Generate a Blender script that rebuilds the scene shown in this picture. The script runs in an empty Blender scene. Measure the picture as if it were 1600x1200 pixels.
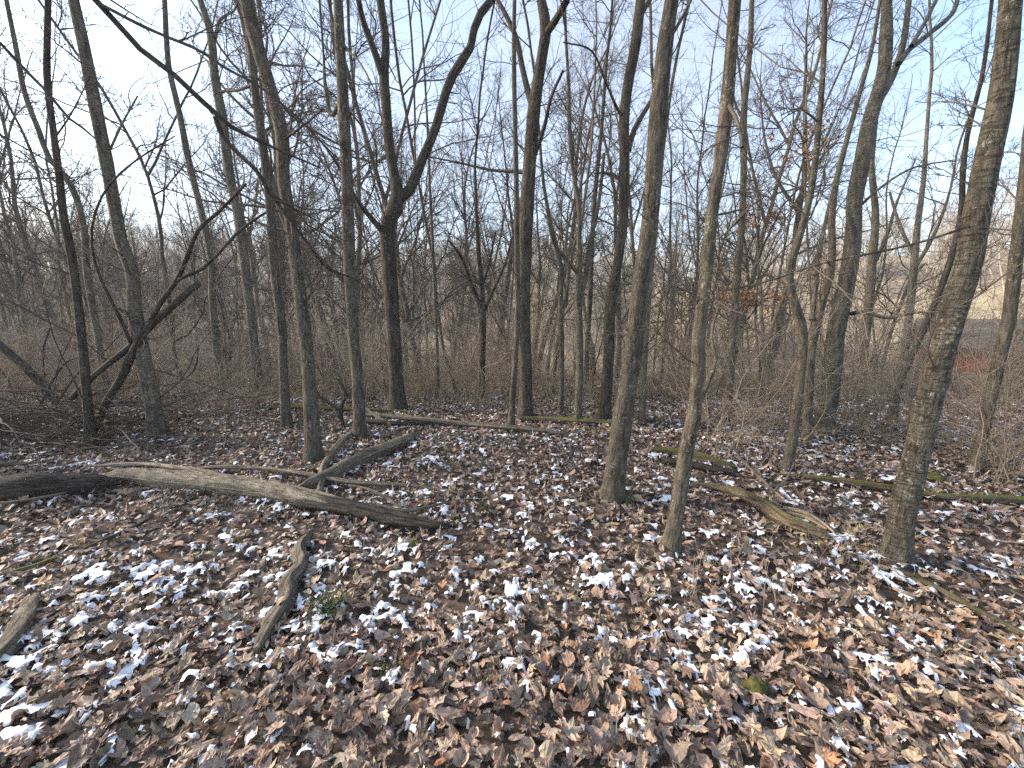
import bpy, math
import numpy as np
from mathutils import Vector

rng = np.random.default_rng(11)
S = bpy.context.scene
COL = S.collection
RAD = math.radians

# ------------------------------------------------------------------ camera, sky, sun, exposure
PITCH = RAD(11.0)
CAM_Z = 1.6
FPX = 600.0                       # focal length in pixels of the 1600 px wide photograph
cam_data = bpy.data.cameras.new('camera')
cam = bpy.data.objects.new('camera', cam_data)
COL.objects.link(cam)
cam.location = (0, 0, CAM_Z)
cam.rotation_euler = (RAD(90) - PITCH, 0, 0)
cam_data.sensor_width = 36.0
cam_data.lens = 36.0 * FPX / 1600.0
cam_data.clip_start = 0.05
cam_data.clip_end = 3000.0
S.camera = cam

SUN_AZ, SUN_EL = RAD(-80), RAD(25)      # azimuth from the view direction, clockwise
world = bpy.data.worlds.new('World')
S.world = world
world.use_nodes = True
wn = world.node_tree
wn.nodes.clear()
w_out = wn.nodes.new('ShaderNodeOutputWorld')
w_bg = wn.nodes.new('ShaderNodeBackground')
w_sky = wn.nodes.new('ShaderNodeTexSky')
w_sky.sky_type = 'NISHITA'
w_sky.sun_disc = False
w_sky.sun_elevation = SUN_EL
w_sky.sun_rotation = SUN_AZ
w_sky.air_density = 1.0
w_sky.dust_density = 1.4
w_sky.ozone_density = 1.6
w_bg.inputs['Strength'].default_value = 0.15
# a thin veil of high cloud over the whole sky
w_tc = wn.nodes.new('ShaderNodeTexCoord')
w_map = wn.nodes.new('ShaderNodeMapping'); w_map.inputs['Location'].default_value = (0.35, 0.1, 0.0); w_map.inputs['Scale'].default_value = (1.0, 1.0, 1.8)
w_nz = wn.nodes.new('ShaderNodeTexNoise'); w_nz.inputs['Scale'].default_value = 1.3; w_nz.inputs['Detail'].default_value = 5
w_rp = wn.nodes.new('ShaderNodeMapRange')
w_rp.inputs['From Min'].default_value = 0.38; w_rp.inputs['From Max'].default_value = 0.62
w_rp.inputs['To Min'].default_value = 0.02; w_rp.inputs['To Max'].default_value = 0.36
w_mx = wn.nodes.new('ShaderNodeMix'); w_mx.data_type = 'RGBA'
w_mx.inputs[7].default_value = (2.25, 2.22, 2.16, 1)
wn.links.new(w_tc.outputs['Generated'], w_map.inputs['Vector'])
wn.links.new(w_map.outputs[0], w_nz.inputs['Vector']); wn.links.new(w_nz.outputs[0], w_rp.inputs['Value'])
wn.links.new(w_rp.outputs[0], w_mx.inputs[0]); wn.links.new(w_sky.outputs[0], w_mx.inputs[6])
wn.links.new(w_mx.outputs[2], w_bg.inputs['Color'])
wn.links.new(w_bg.outputs[0], w_out.inputs['Surface'])

sun_data = bpy.data.lights.new('sun', 'SUN')
sun_data.energy = 2.5
sun_data.angle = RAD(10.0)
sun_data.color = (1.0, 0.87, 0.70)
sun = bpy.data.objects.new('sun', sun_data)
COL.objects.link(sun)
to_sun = Vector((math.sin(SUN_AZ) * math.cos(SUN_EL), math.cos(SUN_AZ) * math.cos(SUN_EL), math.sin(SUN_EL)))
sun.rotation_euler = (-to_sun).to_track_quat('-Z', 'Y').to_euler()
sun.location = (-30, 10, 20)

S.render.engine = 'CYCLES'
S.view_settings.view_transform = 'Standard'
S.view_settings.look = 'None'
S.view_settings.exposure = 1.68
S.view_settings.gamma = 1.0
S.view_settings.use_curve_mapping = False
S.cycles.use_denoising = False
S.cycles.max_bounces = 5
S.cycles.diffuse_bounces = 4
S.cycles.sample_clamp_indirect = 1.5
S.cycles.sample_clamp_direct = 8.0
S.cycles.glossy_bounces = 1
S.cycles.transmission_bounces = 2
S.cycles.transparent_max_bounces = 4
S.cycles.caustics_reflective = False
S.cycles.caustics_refractive = False

# ------------------------------------------------------------------ small maths
def smooth(a, b, x):
    t = np.clip((np.asarray(x, float) - a) / (b - a), 0, 1)
    return t * t * (3 - 2 * t)

def _hash(ix, iy, seed):
    n = (ix * 374761393 + iy * 668265263 + seed * 1274126177) & 0xFFFFFFFF
    n = ((n ^ (n >> 13)) * 1274126177) & 0xFFFFFFFF
    return ((n ^ (n >> 16)) & 0xFFFF) / 65535.0

def noise2(x, y, seed=0):
    x = np.asarray(x, float); y = np.asarray(y, float)
    ix = np.floor(x).astype(np.int64); iy = np.floor(y).astype(np.int64)
    fx = x - ix; fy = y - iy
    fx = fx * fx * (3 - 2 * fx); fy = fy * fy * (3 - 2 * fy)
    a = _hash(ix, iy, seed); b = _hash(ix + 1, iy, seed)
    c = _hash(ix, iy + 1, seed); d = _hash(ix + 1, iy + 1, seed)
    return (a + (b - a) * fx) * (1 - fy) + (c + (d - c) * fx) * fy

def fbm(x, y, seed=0, octv=4):
    s = 0; a = 0.5; t = 0
    for k in range(octv):
        s = s + a * noise2(x * 2 ** k + 17.3 * k, y * 2 ** k - 9.1 * k, seed + k); t += a; a *= 0.5
    return s / t

def height(x, y):
    x = np.asarray(x, float); y = np.asarray(y, float)
    d = np.hypot(x, y)
    near = (fbm(x * 0.9, y * 0.9, 3) - 0.5) * 0.12 + (fbm(x * 3.1, y * 3.1, 5, 2) - 0.5) * 0.04
    q = np.maximum(y - 6.2, 0)
    soft = q * q / (q + 2.0)
    drop = -0.15 * np.minimum(soft, 40.0)
    hill = 0.17 * np.maximum(d - 48, 0) * smooth(48, 85, d)
    hill = np.minimum(hill, 17 + 4 * (fbm(x * 0.012, y * 0.012, 8, 2) - 0.5)) * smooth(-30, 20, y)
    hill = hill * (1 + 0.25 * smooth(0.1, 0.9, x / (np.abs(y) + 5)))
    far = (fbm(x * 0.06, y * 0.06, 9, 3) - 0.5) * 1.6 * smooth(10, 45, d)
    return near + drop + hill + far

FW = np.array([0, math.cos(PITCH), -math.sin(PITCH)])
UP = np.array([0, math.sin(PITCH), math.cos(PITCH)])
CAM = np.array([0, 0, CAM_Z])

def ray(px, py):
    return FW + (px - 800) / FPX * np.array([1.0, 0, 0]) + (600 - py) / FPX * UP

def hit(px, py, lift=0.0):
    """where the sight line through a pixel of the photograph meets the ground (plus lift)"""
    d = ray(px, py)
    t = 0.6
    while t < 300:
        p = CAM + d * t
        if p[2] < height(p[0], p[1]) + lift:
            lo, hi = t - 0.05 * max(1, t * .2), t
            for _ in range(18):
                m = (lo + hi) / 2
                q = CAM + d * m
                if q[2] < height(q[0], q[1]) + lift: hi = m
                else: lo = m
            return CAM + d * hi
        t += 0.05 * max(1, t * .2)
    return CAM + d * 60

def on_plane(px, py, y):
    d = ray(px, py)
    t = y / d[1]
    return CAM + d * t, t

def px_radius(px, w, t):
    return 0.5 * w * t / FPX / math.sqrt(1 + ((px - 800) / FPX) ** 2)

# ------------------------------------------------------------------ mesh collector
class MB:
    def __init__(self):
        self.v = []; self.f = []; self.co = []; self.col = []; self.n = 0
    def add(self, verts, faces, co=None, col=None):
        """faces: list of int arrays (k, m) with equal m"""
        verts = np.asarray(verts, float).reshape(-1, 3)
        self.v.append(verts)
        for f in faces:
            f = np.asarray(f, np.int64)
            if len(f): self.f.append(f + self.n)
        self.co.append(verts if co is None else np.asarray(co, float).reshape(-1, 3))
        self.col.append(np.ones((len(verts), 3)) * 0.5 if col is None else np.asarray(col, float).reshape(-1, 3))
        self.n += len(verts)
    def tubes(self, P, R, sides, jag=0.0, cap=False, seed=None, split=0.0):
        P = np.asarray(P, float); R = np.asarray(R, float)
        if P.ndim == 2: P = P[None]; R = R[None]
        M, n, _ = P.shape
        T = np.gradient(P, axis=1)
        T /= np.linalg.norm(T, axis=2, keepdims=True) + 1e-9
        D = P[:, -1] - P[:, 0]
        k = np.argmin(np.abs(D), axis=1)
        ref = np.eye(3)[k][:, None, :]
        B1 = np.cross(T, np.broadcast_to(ref, T.shape)); B1 /= np.linalg.norm(B1, axis=2, keepdims=True) + 1e-9
        B2 = np.cross(T, B1)
        a = np.linspace(0, 2 * math.pi, sides, endpoint=False)
        ca = np.cos(a)[None, None, :, None]; sa = np.sin(a)[None, None, :, None]
        L = np.concatenate([np.zeros((M, 1)), np.cumsum(np.linalg.norm(np.diff(P, axis=1), axis=2), axis=1)], axis=1)
        off = rng.uniform(-40, 40, (M, 1, 1))
        Rr = R[:, :, None] * np.ones((1, 1, sides))
        if jag > 0:
            sd = int(rng.integers(1e6)) if seed is None else seed
            ang = np.broadcast_to(a[None, None, :], Rr.shape)
            ll = np.broadcast_to(L[:, :, None] / (R.max() + 1e-6), Rr.shape)
            nz = fbm(np.cos(ang) * 2.0 + 7, np.sin(ang) * 2.0 + ll * 0.22, sd, 3) - 0.5
            nz2 = noise2(ang * sides / 6.3, ll * 0.35, sd + 4) - 0.5
            nz3 = noise2(ll * 0.5, ll * 0.0 + 3, sd + 9) - 0.5
            if split:
                nz2 = noise2(ang * sides / 6.2832, ll * 0.05, sd + 4) - 0.5
                Rr = Rr * (1 + split * nz2)
            Rr = Rr * (1 + jag * (1.1 * nz + 0.7 * nz2 + 0.5 * nz3))
        V = P[:, :, None, :] + Rr[..., None] * (ca * B1[:, :, None, :] + sa * B2[:, :, None, :])
        C = np.empty(V.shape)
        C[..., 0] = Rr * np.cos(a) + off; C[..., 1] = Rr * np.sin(a) + off * 0.37; C[..., 2] = L[:, :, None] + off
        i = np.arange(n - 1)[:, None]; j = np.arange(sides)[None, :]
        q = np.stack([i * sides + j, i * sides + (j + 1) % sides, (i + 1) * sides + (j + 1) % sides, (i + 1) * sides + j], -1).reshape(-1, 4)
        q = (q[None] + (np.arange(M) * n * sides)[:, None, None]).reshape(-1, 4)
        fs = [q]
        if cap:
            e = np.arange(sides)
            for m in range(M):
                fs.append((m * n * sides + e[::-1])[None])
                fs.append((m * n * sides + (n - 1) * sides + e)[None])
        self.add(V.reshape(-1, 3), fs, C.reshape(-1, 3))
    def mesh(self, name, mat, smooth_=True):
        me = bpy.data.meshes.new(name)
        V = np.concatenate(self.v)
        me.vertices.add(len(V))
        me.vertices.foreach_set('co', V.astype(np.float32).ravel())
        idx = np.concatenate([f.ravel() for f in self.f]).astype(np.int32)
        tot = np.concatenate([np.full(len(f), f.shape[1]) for f in self.f]).astype(np.int32)
        st = np.concatenate([[0], np.cumsum(tot)[:-1]]).astype(np.int32)
        me.loops.add(len(idx)); me.loops.foreach_set('vertex_index', idx)
        me.polygons.add(len(tot)); me.polygons.foreach_set('loop_start', st)
        me.polygons.foreach_set('loop_total', tot)
        me.polygons.foreach_set('use_smooth', np.full(len(tot), smooth_, bool))
        a = me.attributes.new('surf', 'FLOAT_VECTOR', 'POINT')
        a.data.foreach_set('vector', np.concatenate(self.co).astype(np.float32).ravel())
        c = np.concatenate(self.col); c = np.concatenate([c, np.ones((len(c), 1))], 1)
        b = me.attributes.new('tint', 'FLOAT_COLOR', 'POINT')
        b.data.foreach_set('color', c.astype(np.float32).ravel())
        me.update(calc_edges=True); me.validate()
        if mat: me.materials.append(mat)
        return me
    def build(self, name, mat, parent=None, smooth_=True, coll=None):
        return link(name, self.mesh(name, mat, smooth_), parent, coll)

def link(name, data, parent=None, coll=None):
    o = bpy.data.objects.new(name, data)
    (coll or COL).objects.link(o)
    o.parent = parent
    return o

def tag(o, label=None, cat=None, group=None, kind=None):
    for k, v in (('label', label), ('category', cat), ('group', group), ('kind', kind)):
        if v: o[k] = v
    return o

def empty(name, loc=(0, 0, 0), rz=0.0, sc=1.0):
    o = link(name, None)
    o.empty_display_size = 0.2
    o.location = loc; o.rotation_euler = (0, 0, rz); o.scale = (sc, sc, sc)
    return o

# ------------------------------------------------------------------ materials
def new_mat(name):
    m = bpy.data.materials.new(name); m.use_nodes = True
    nt = m.node_tree
    b = nt.nodes['Principled BSDF']
    return m, nt, b

def node(nt, t, **kw):
    n = nt.nodes.new(t)
    for k, v in kw.items(): setattr(n, k, v)
    return n

def ramp(nt, fac, stops):
    r = node(nt, 'ShaderNodeValToRGB')
    el = r.color_ramp.elements
    while len(el) < len(stops): el.new(0.5)
    for e, (p, c) in zip(el, stops):
        e.position = p; e.color = (*c, 1) if len(c) == 3 else c
    nt.links.new(fac, r.inputs[0])
    return r.outputs[0]

def attr(nt, name, out='Vector', kind='GEOMETRY'):
    a = node(nt, 'ShaderNodeAttribute', attribute_name=name, attribute_type=kind)
    return a.outputs[out]

def mapping(nt, vec, scale):
    m = node(nt, 'ShaderNodeMapping')
    m.inputs['Scale'].default_value = scale
    nt.links.new(vec, m.inputs['Vector'])
    return m.outputs[0]

def noise(nt, vec, scale, detail=4, rough=0.6):
    n = node(nt, 'ShaderNodeTexNoise')
    n.inputs['Scale'].default_value = scale; n.inputs['Detail'].default_value = detail
    n.inputs['Roughness'].default_value = rough
    nt.links.new(vec, n.inputs['Vector'])
    return n.outputs[0]

def mix(nt, fac, a, b, mode='MIX'):
    m = node(nt, 'ShaderNodeMix', data_type='RGBA', blend_type=mode)
    for s, v in ((m.inputs[0], fac), (m.inputs[6], a), (m.inputs[7], b)):
        if hasattr(v, 'is_linked') or hasattr(v, 'links'): nt.links.new(v, s)
        elif isinstance(v, (int, float)): s.default_value = v
        else: s.default_value = (*v, 1)
    return m.outputs[2]

def mathn(nt, op, a, b):
    m = node(nt, 'ShaderNodeMath', operation=op)
    for s, v in ((m.inputs[0], a), (m.inputs[1], b)):
        if hasattr(v, 'links'): nt.links.new(v, s)
        else: s.default_value = v
    return m.outputs[0]

def bump(nt, b, h, strength, dist):
    n = node(nt, 'ShaderNodeBump')
    n.inputs['Strength'].default_value = strength; n.inputs['Distance'].default_value = dist
    nt.links.new(h, n.inputs['Height'])
    nt.links.new(n.outputs[0], b.inputs['Normal'])

def bark_mat(name, dark, mid, light, lichen=0.5, furrow=55, bands=0.0, moss=0.0):
    m, nt, b = new_mat(name)
    v = attr(nt, 'surf')
    f = noise(nt, mapping(nt, v, (1, 1, 0.16)), furrow, 5, 0.65)
    g = noise(nt, v, furrow * 1.7, 3, 0.7)
    h = mathn(nt, 'ADD', mathn(nt, 'MULTIPLY', f, 0.7), mathn(nt, 'MULTIPLY', g, 0.3))
    c = ramp(nt, h, [(0.38, dark), (0.5, mid), (0.63, light)])
    bl = ramp(nt, noise(nt, mapping(nt, v, (1, 1, 0.5)), 11, 4, 0.7), [(0.3, (0.55, 0.53, 0.52)), (0.5, (1, 1, 1)), (0.72, (1.35, 1.33, 1.28))])
    c = mix(nt, 1.0, c, bl, 'MULTIPLY')
    if bands:
        bn = noise(nt, mapping(nt, v, (0.35, 0.35, 2.2)), 42, 3, 0.6)
        bf = ramp(nt, bn, [(0.54, (0, 0, 0)), (0.64, (1, 1, 1))])
        c = mix(nt, mathn(nt, 'MULTIPLY', bf, bands), c, dark)
        h = mathn(nt, 'SUBTRACT', h, mathn(nt, 'MULTIPLY', bf, 0.25))
    if lichen:
        l1 = ramp(nt, noise(nt, v, 42, 5, 0.7), [(0.57, (0, 0, 0)), (0.63, (1, 1, 1))])
        l2 = ramp(nt, noise(nt, v, 5.0, 2, 0.5), [(0.42, (0, 0, 0)), (0.62, (1, 1, 1))])
        c = mix(nt, mathn(nt, 'MULTIPLY', mathn(nt, 'MULTIPLY', l1, l2), lichen), c, (0.41, 0.41, 0.35))
        l3 = ramp(nt, noise(nt, v, 3.2, 3, 0.6), [(0.45, (0, 0, 0)), (0.7, (1, 1, 1))])
        c = mix(nt, mathn(nt, 'MULTIPLY', l3, 0.35 * lichen), c, (0.17, 0.18, 0.125))
    if moss:
        geo = node(nt, 'ShaderNodeNewGeometry')
        sx = node(nt, 'ShaderNodeSeparateXYZ'); nt.links.new(geo.outputs['Normal'], sx.inputs[0])
        mm = mathn(nt, 'ADD', mathn(nt, 'MULTIPLY', sx.outputs[2], 0.45), noise(nt, v, 9, 4, 0.65))
        mf = ramp(nt, mm, [(0.74, (0, 0, 0)), (0.86, (1, 1, 1))])
        mc = ramp(nt, noise(nt, v, 120, 2, 0.5), [(0.3, (0.045, 0.058, 0.010)), (0.7, (0.18, 0.19, 0.035))])
        c = mix(nt, mathn(nt, 'MULTIPLY', mf, moss), c, mc)
    oi = node(nt, 'ShaderNodeObjectInfo')
    t = ramp(nt, oi.outputs['Random'], [(0.0, (0.90, 0.87, 0.82)), (0.5, (1.08, 1.03, 0.95)), (1.0, (1.24, 1.17, 1.05))])
    c = mix(nt, 1.0, c, t, 'MULTIPLY')
    nt.links.new(c, b.inputs['Base Color'])
    b.inputs['Roughness'].default_value = 0.9
    b.inputs['Specular IOR Level'].default_value = 0.25
    bump(nt, b, h, 1.0, 0.022)
    return m

M = {}
M['bark'] = bark_mat('grey_brown_bark', (0.030, 0.025, 0.020), (0.090, 0.077, 0.062), (0.165, 0.147, 0.12), 0.85, 60, 0.0)
M['bark_band'] = bark_mat('banded_bark', (0.034, 0.029, 0.023), (0.115, 0.10, 0.078), (0.19, 0.168, 0.13), 0.8, 70, 0.75)
M['bark_pale'] = bark_mat('smooth_pale_bark', (0.05, 0.045, 0.038), (0.12, 0.11, 0.093), (0.19, 0.175, 0.15), 0.9, 34, 0.5)
M['bark_dark'] = bark_mat('dark_furrowed_bark', (0.015, 0.012, 0.010), (0.05, 0.041, 0.034), (0.105, 0.088, 0.072), 0.4, 45, 0.0)
M['bark_far'] = bark_mat('woodland_bark', (0.045, 0.038, 0.031), (0.105, 0.09, 0.073), (0.185, 0.162, 0.133), 0.3, 30, 0.0)
M['log_mossy'] = bark_mat('mossy_log_bark', (0.03, 0.022, 0.017), (0.10, 0.075, 0.055), (0.19, 0.15, 0.115), 0.25, 50, 0.0, 1.0)
M['log_olive'] = bark_mat('brown_log_bark_with_thin_moss', (0.03, 0.022, 0.017), (0.11, 0.085, 0.062), (0.21, 0.17, 0.13), 0.25, 50, 0.0, 0.4)
M['log_dark'] = bark_mat('rotten_dark_wood', (0.012, 0.010, 0.009), (0.045, 0.037, 0.031), (0.12, 0.10, 0.085), 0.15, 70, 0.0)
M['log_grey'] = bark_mat('weathered_grey_wood', (0.05, 0.042, 0.034), (0.15, 0.128, 0.10), (0.27, 0.235, 0.185), 0.4, 60, 0.0)
M['log_pale'] = bark_mat('bare_pale_wood', (0.07, 0.055, 0.042), (0.32, 0.27, 0.20), (0.50, 0.44, 0.34), 0.15, 75, 0.0)

def twig_mat(name, a, b_):
    m, nt, b = new_mat(name)
    oi = node(nt, 'ShaderNodeObjectInfo')
    n = noise(nt, attr(nt, 'surf'), 2.0, 2, 0.5)
    c = ramp(nt, mathn(nt, 'ADD', mathn(nt, 'MULTIPLY', oi.outputs['Random'], 0.6), mathn(nt, 'MULTIPLY', n, 0.4)), [(0.15, a), (0.85, b_)])
    nt.links.new(c, b.inputs['Base Color'])
    b.inputs['Roughness'].default_value = 0.85
    b.inputs['Specular IOR Level'].default_value = 0.2
    return m
M['twig'] = twig_mat('twig_bark', (0.06, 0.047, 0.038), (0.15, 0.122, 0.095))
M['twig_brush'] = twig_mat('brush_twig', (0.20, 0.155, 0.112), (0.40, 0.32, 0.235))
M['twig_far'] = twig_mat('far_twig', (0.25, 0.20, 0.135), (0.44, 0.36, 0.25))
M['dry_grass'] = twig_mat('dry_grass', (0.24, 0.185, 0.11), (0.42, 0.335, 0.21))

def leaf_mat(name, from_object):
    m, nt, b = new_mat(name)
    if from_object:
        oi = node(nt, 'ShaderNodeObjectInfo'); c = oi.outputs['Color']
    else:
        c = attr(nt, 'tint', 'Color')
    v = attr(nt, 'surf')
    n1 = noise(nt, v, 2.6, 4, 0.7)
    c = mix(nt, 1.0, c, ramp(nt, n1, [(0.25, (0.55, 0.52, 0.50)), (0.55, (1, 1, 1)), (0.8, (1.3, 1.25, 1.15))]), 'MULTIPLY')
    sx = node(nt, 'ShaderNodeSeparateXYZ'); nt.links.new(v, sx.inputs[0])
    ax = mathn(nt, 'ABSOLUTE', sx.outputs[0], 0)
    rib = ramp(nt, ax, [(0.012, (1, 1, 1)), (0.04, (0, 0, 0))])
    c = mix(nt, mathn(nt, 'MULTIPLY', rib, 0.4), c, (0.32, 0.24, 0.16))
    nt.links.new(c, b.inputs['Base Color'])
    b.inputs['Roughness'].default_value = 0.62
    b.inputs['Specular IOR Level'].default_value = 0.35
    return m
M['leaf'] = leaf_mat('dead_leaf', False)
M['leaf_one'] = leaf_mat('dead_leaf_single', True)

def plain(name, c1, c2, scale=8, rough=0.8, bmp=0.0, dist=0.01):
    m, nt, b = new_mat(name)
    n = noise(nt, attr(nt, 'surf'), scale, 5, 0.65)
    nt.links.new(ramp(nt, n, [(0.3, c1), (0.7, c2)]), b.inputs['Base Color'])
    b.inputs['Roughness'].default_value = rough
    b.inputs['Specular IOR Level'].default_value = 0.25
    if bmp: bump(nt, b, n, bmp, dist)
    return m
M['soil'] = plain('forest_soil', (0.04, 0.029, 0.022), (0.16, 0.115, 0.08), 6, 0.95, 0.8, 0.03)
nt = M['soil'].node_tree; b = nt.nodes['Principled BSDF']; old = b.inputs['Base Color'].links[0].from_socket
fld = ramp(nt, noise(nt, attr(nt, 'surf'), 0.03, 3, 0.6), [(0.34, (0, 0, 0)), (0.52, (1, 1, 1))])
vl = node(nt, 'ShaderNodeVectorMath', operation='LENGTH'); nt.links.new(attr(nt, 'surf'), vl.inputs[0])
vr_ = node(nt, 'ShaderNodeMapRange'); vr_.inputs['From Min'].default_value = 22; vr_.inputs['From Max'].default_value = 45
nt.links.new(vl.outputs['Value'], vr_.inputs['Value'])
fld = mathn(nt, 'MULTIPLY', fld, vr_.outputs[0])        # dry grass grows on the far slopes only
nt.links.new(mix(nt, mathn(nt, 'MULTIPLY', fld, 0.85), old, (0.50, 0.40, 0.235)), b.inputs['Base Color'])
M['snow'] = plain('old_snow', (0.70, 0.70, 0.71), (0.83, 0.83, 0.835), 40, 0.6, 0.35, 0.006)
M['moss'] = plain('moss', (0.03, 0.036, 0.008), (0.135, 0.13, 0.036), 60, 0.95, 0.8, 0.01)
M['green_blade'] = plain('green_grass_blade', (0.03, 0.05, 0.015), (0.07, 0.10, 0.03), 9)
M['green_leaf'] = plain('green_leaf', (0.10, 0.13, 0.025), (0.26, 0.27, 0.05), 3, 0.5)
M['brown_leaf'] = plain('clinging_brown_leaf', (0.22, 0.11, 0.055), (0.42, 0.24, 0.12), 3, 0.6)
M['red_paint'] = plain('faded_red_paint', (0.25, 0.05, 0.032), (0.34, 0.078, 0.05), 3, 0.7)
M['shingle'] = plain('grey_shingle', (0.05, 0.044, 0.036), (0.17, 0.15, 0.12), 2.2, 0.85)
M['fascia'] = plain('dark_trim', (0.04, 0.03, 0.028), (0.09, 0.05, 0.045), 5, 0.7)

# ------------------------------------------------------------------ ground: one sheet to the horizon
na, nr = 200, 150
rr = np.concatenate([[0.05], np.geomspace(0.25, 380, nr)])
aa = np.linspace(0, 2 * math.pi, na, endpoint=False)
gx = rr[:, None] * np.sin(aa)[None]; gy = rr[:, None] * np.cos(aa)[None]
gz = height(gx, gy)
i = np.arange(len(rr) - 1)[:, None]; j = np.arange(na)[None]
q = np.stack([i * na + j, i * na + (j + 1) % na, (i + 1) * na + (j + 1) % na, (i + 1) * na + j], -1).reshape(-1, 4)
g = MB(); g.add(np.stack([gx, gy, gz], -1), [q[:, ::-1], np.arange(na)[None]])
ground = g.build('ground', M['soil'])
tag(ground, 'forest floor sloping away into the woods', None, None, 'structure')

# ------------------------------------------------------------------ leaf litter
MAPLE = [(90, 1.0), (72, .60), (61, .44), (42, .92), (27, .64), (10, .42), (-14, .70), (-45, .40)]
OAK = [(90, 1.0), (78, .78), (66, .55), (50, .66), (34, .38), (15, .46), (-20, .30), (-60, .55)]
OVAL = [(90, 1.0), (76, .86), (62, .66), (45, .50), (20, .40), (-15, .38), (-48, .48), (-75, .72)]
BROAD = [(90, .95), (74, .82), (58, .76), (38, .70), (14, .66), (-14, .64), (-42, .66), (-68, .70)]

def outline(half, base_r):
    a = [math.radians(t) for t, _ in half]; r = [x for _, x in half]
    left = [(math.pi - t, x) for t, x in zip(a[1:], r[1:])]
    pts = [(a[0], r[0])] + left + [(-math.pi / 2, base_r)] + [(t, x) for t, x in zip(a[1:], r[1:])][::-1]
    return np.array([(x * math.cos(t), x * math.sin(t)) for t, x in pts])       # 16 points

def curl(xy, k, r_):
    x, y = xy[:, 0], xy[:, 1]
    rad = np.hypot(x, y)
    ang = np.arctan2(y, x)
    z = k[0] * np.abs(x) ** 1.3 + k[1] * y * np.abs(y) + k[2] * rad ** 2 * np.sin(2 * ang + k[3]) + k[4] * rad ** 2
    z = z + r_.normal(0, 0.13, len(x)) * rad
    s = 1 - 0.22 * np.minimum(np.abs(z), 1)
    return np.stack([x * s, y * s, z], 1)

tr = np.random.default_rng(4)
FULL, SIMPLE = [], []       # templates: (verts, faces, surf)
shapes = [outline(MAPLE, .12), outline(OAK, .85), outline(OVAL, .95), outline(BROAD, .74), outline(MAPLE, .15)]
for s_i, o2 in enumerate(shapes):
    for v_i in range(6):
        k = tr.normal(0, 1, 5) * np.array([0.30, 0.22, 0.26, 3, 0.24]) * tr.choice([0.5, 1.0, 1.5])
        o = o2 * (1 + tr.normal(0, 0.06, (16, 1)))
        if s_i == 0: o = o * np.array([1.08, 0.96])
        xy = np.concatenate([[[0, -0.05]], o * 0.52, o])
        v = curl(xy, k, tr)
        e = np.arange(16)
        f1 = np.stack([np.zeros(16, int), 1 + e, 1 + (e + 1) % 16], 1)
        f2 = np.stack([1 + e, 17 + e, 17 + (e + 1) % 16, 1 + (e + 1) % 16], 1)
        off = tr.uniform(-30, 30, 3); off[0] = 0
        FULL.append((v, [f1, f2], np.concatenate([xy, np.full((33, 1), off[2])], 1)))
        o8 = o[[0, 1, 3, 5, 6, 8, 10, 11, 13, 15]] if s_i in (0, 4) else o[::2]
        m_ = len(o8)
        xy = np.concatenate([[[0, -0.05]], o8])
        v = curl(xy, k, tr)
        e = np.arange(m_)
        f = np.stack([np.zeros(m_, int), 1 + e, 1 + (e + 1) % m_], 1)
        SIMPLE.append((v, [f], np.concatenate([xy, np.full((m_ + 1, 1), off[2])], 1)))
NT = len(FULL)

PAL = np.array([(0.21, 0.150, 0.115), (0.165, 0.120, 0.096), (0.30, 0.222, 0.165), (0.105, 0.073, 0.058),
                (0.25, 0.188, 0.150), (0.37, 0.29, 0.215), (0.19, 0.142, 0.120), (0.26, 0.145, 0.08),
                (0.07, 0.050, 0.041), (0.22, 0.175, 0.148), (0.33, 0.257, 0.20), (0.15, 0.088, 0.062)])
PW = np.array([5, 5, 4, 4, 5, 2.2, 5, 0.8, 3, 4, 3, 2.5]); PW = PW / PW.sum()

def leaf_cols(n, r_):
    c = PAL[r_.choice(len(PAL), n, p=PW)] * 1.35 * np.exp(r_.normal(0, 0.28, (n, 1)))
    c = c * np.array([1.10, 1.075, 1.0])
    c = c * (1 + r_.normal(0, 0.03, (n, 3)))
    return c / np.maximum(1, c.max(axis=1, keepdims=True) / 0.40)

def rot_mats(n, tilt_sd, r_):
    yaw = r_.uniform(0, 2 * math.pi, n); az = r_.uniform(0, 2 * math.pi, n)
    tilt = np.minimum(np.abs(r_.normal(0, tilt_sd, n)), 1.45)
    flip = r_.random(n) < 0.4
    cz, sz = np.cos(yaw), np.sin(yaw)
    Z = np.zeros((n, 3, 3)); Z[:, 0, 0] = cz; Z[:, 0, 1] = -sz; Z[:, 1, 0] = sz; Z[:, 1, 1] = cz; Z[:, 2, 2] = 1
    Z[flip, :, 0] *= -1; Z[flip, :, 2] *= -1
    ax = np.stack([np.cos(az), np.sin(az), np.zeros(n)], 1)
    K = np.zeros((n, 3, 3))
    K[:, 0, 2] = ax[:, 1]; K[:, 1, 2] = -ax[:, 0]; K[:, 2, 0] = -ax[:, 1]; K[:, 2, 1] = ax[:, 0]
    c, s = np.cos(tilt)[:, None, None], np.sin(tilt)[:, None, None]
    T = np.eye(3)[None] + s * K + (1 - c) * (K @ K)
    return T @ Z

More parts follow.
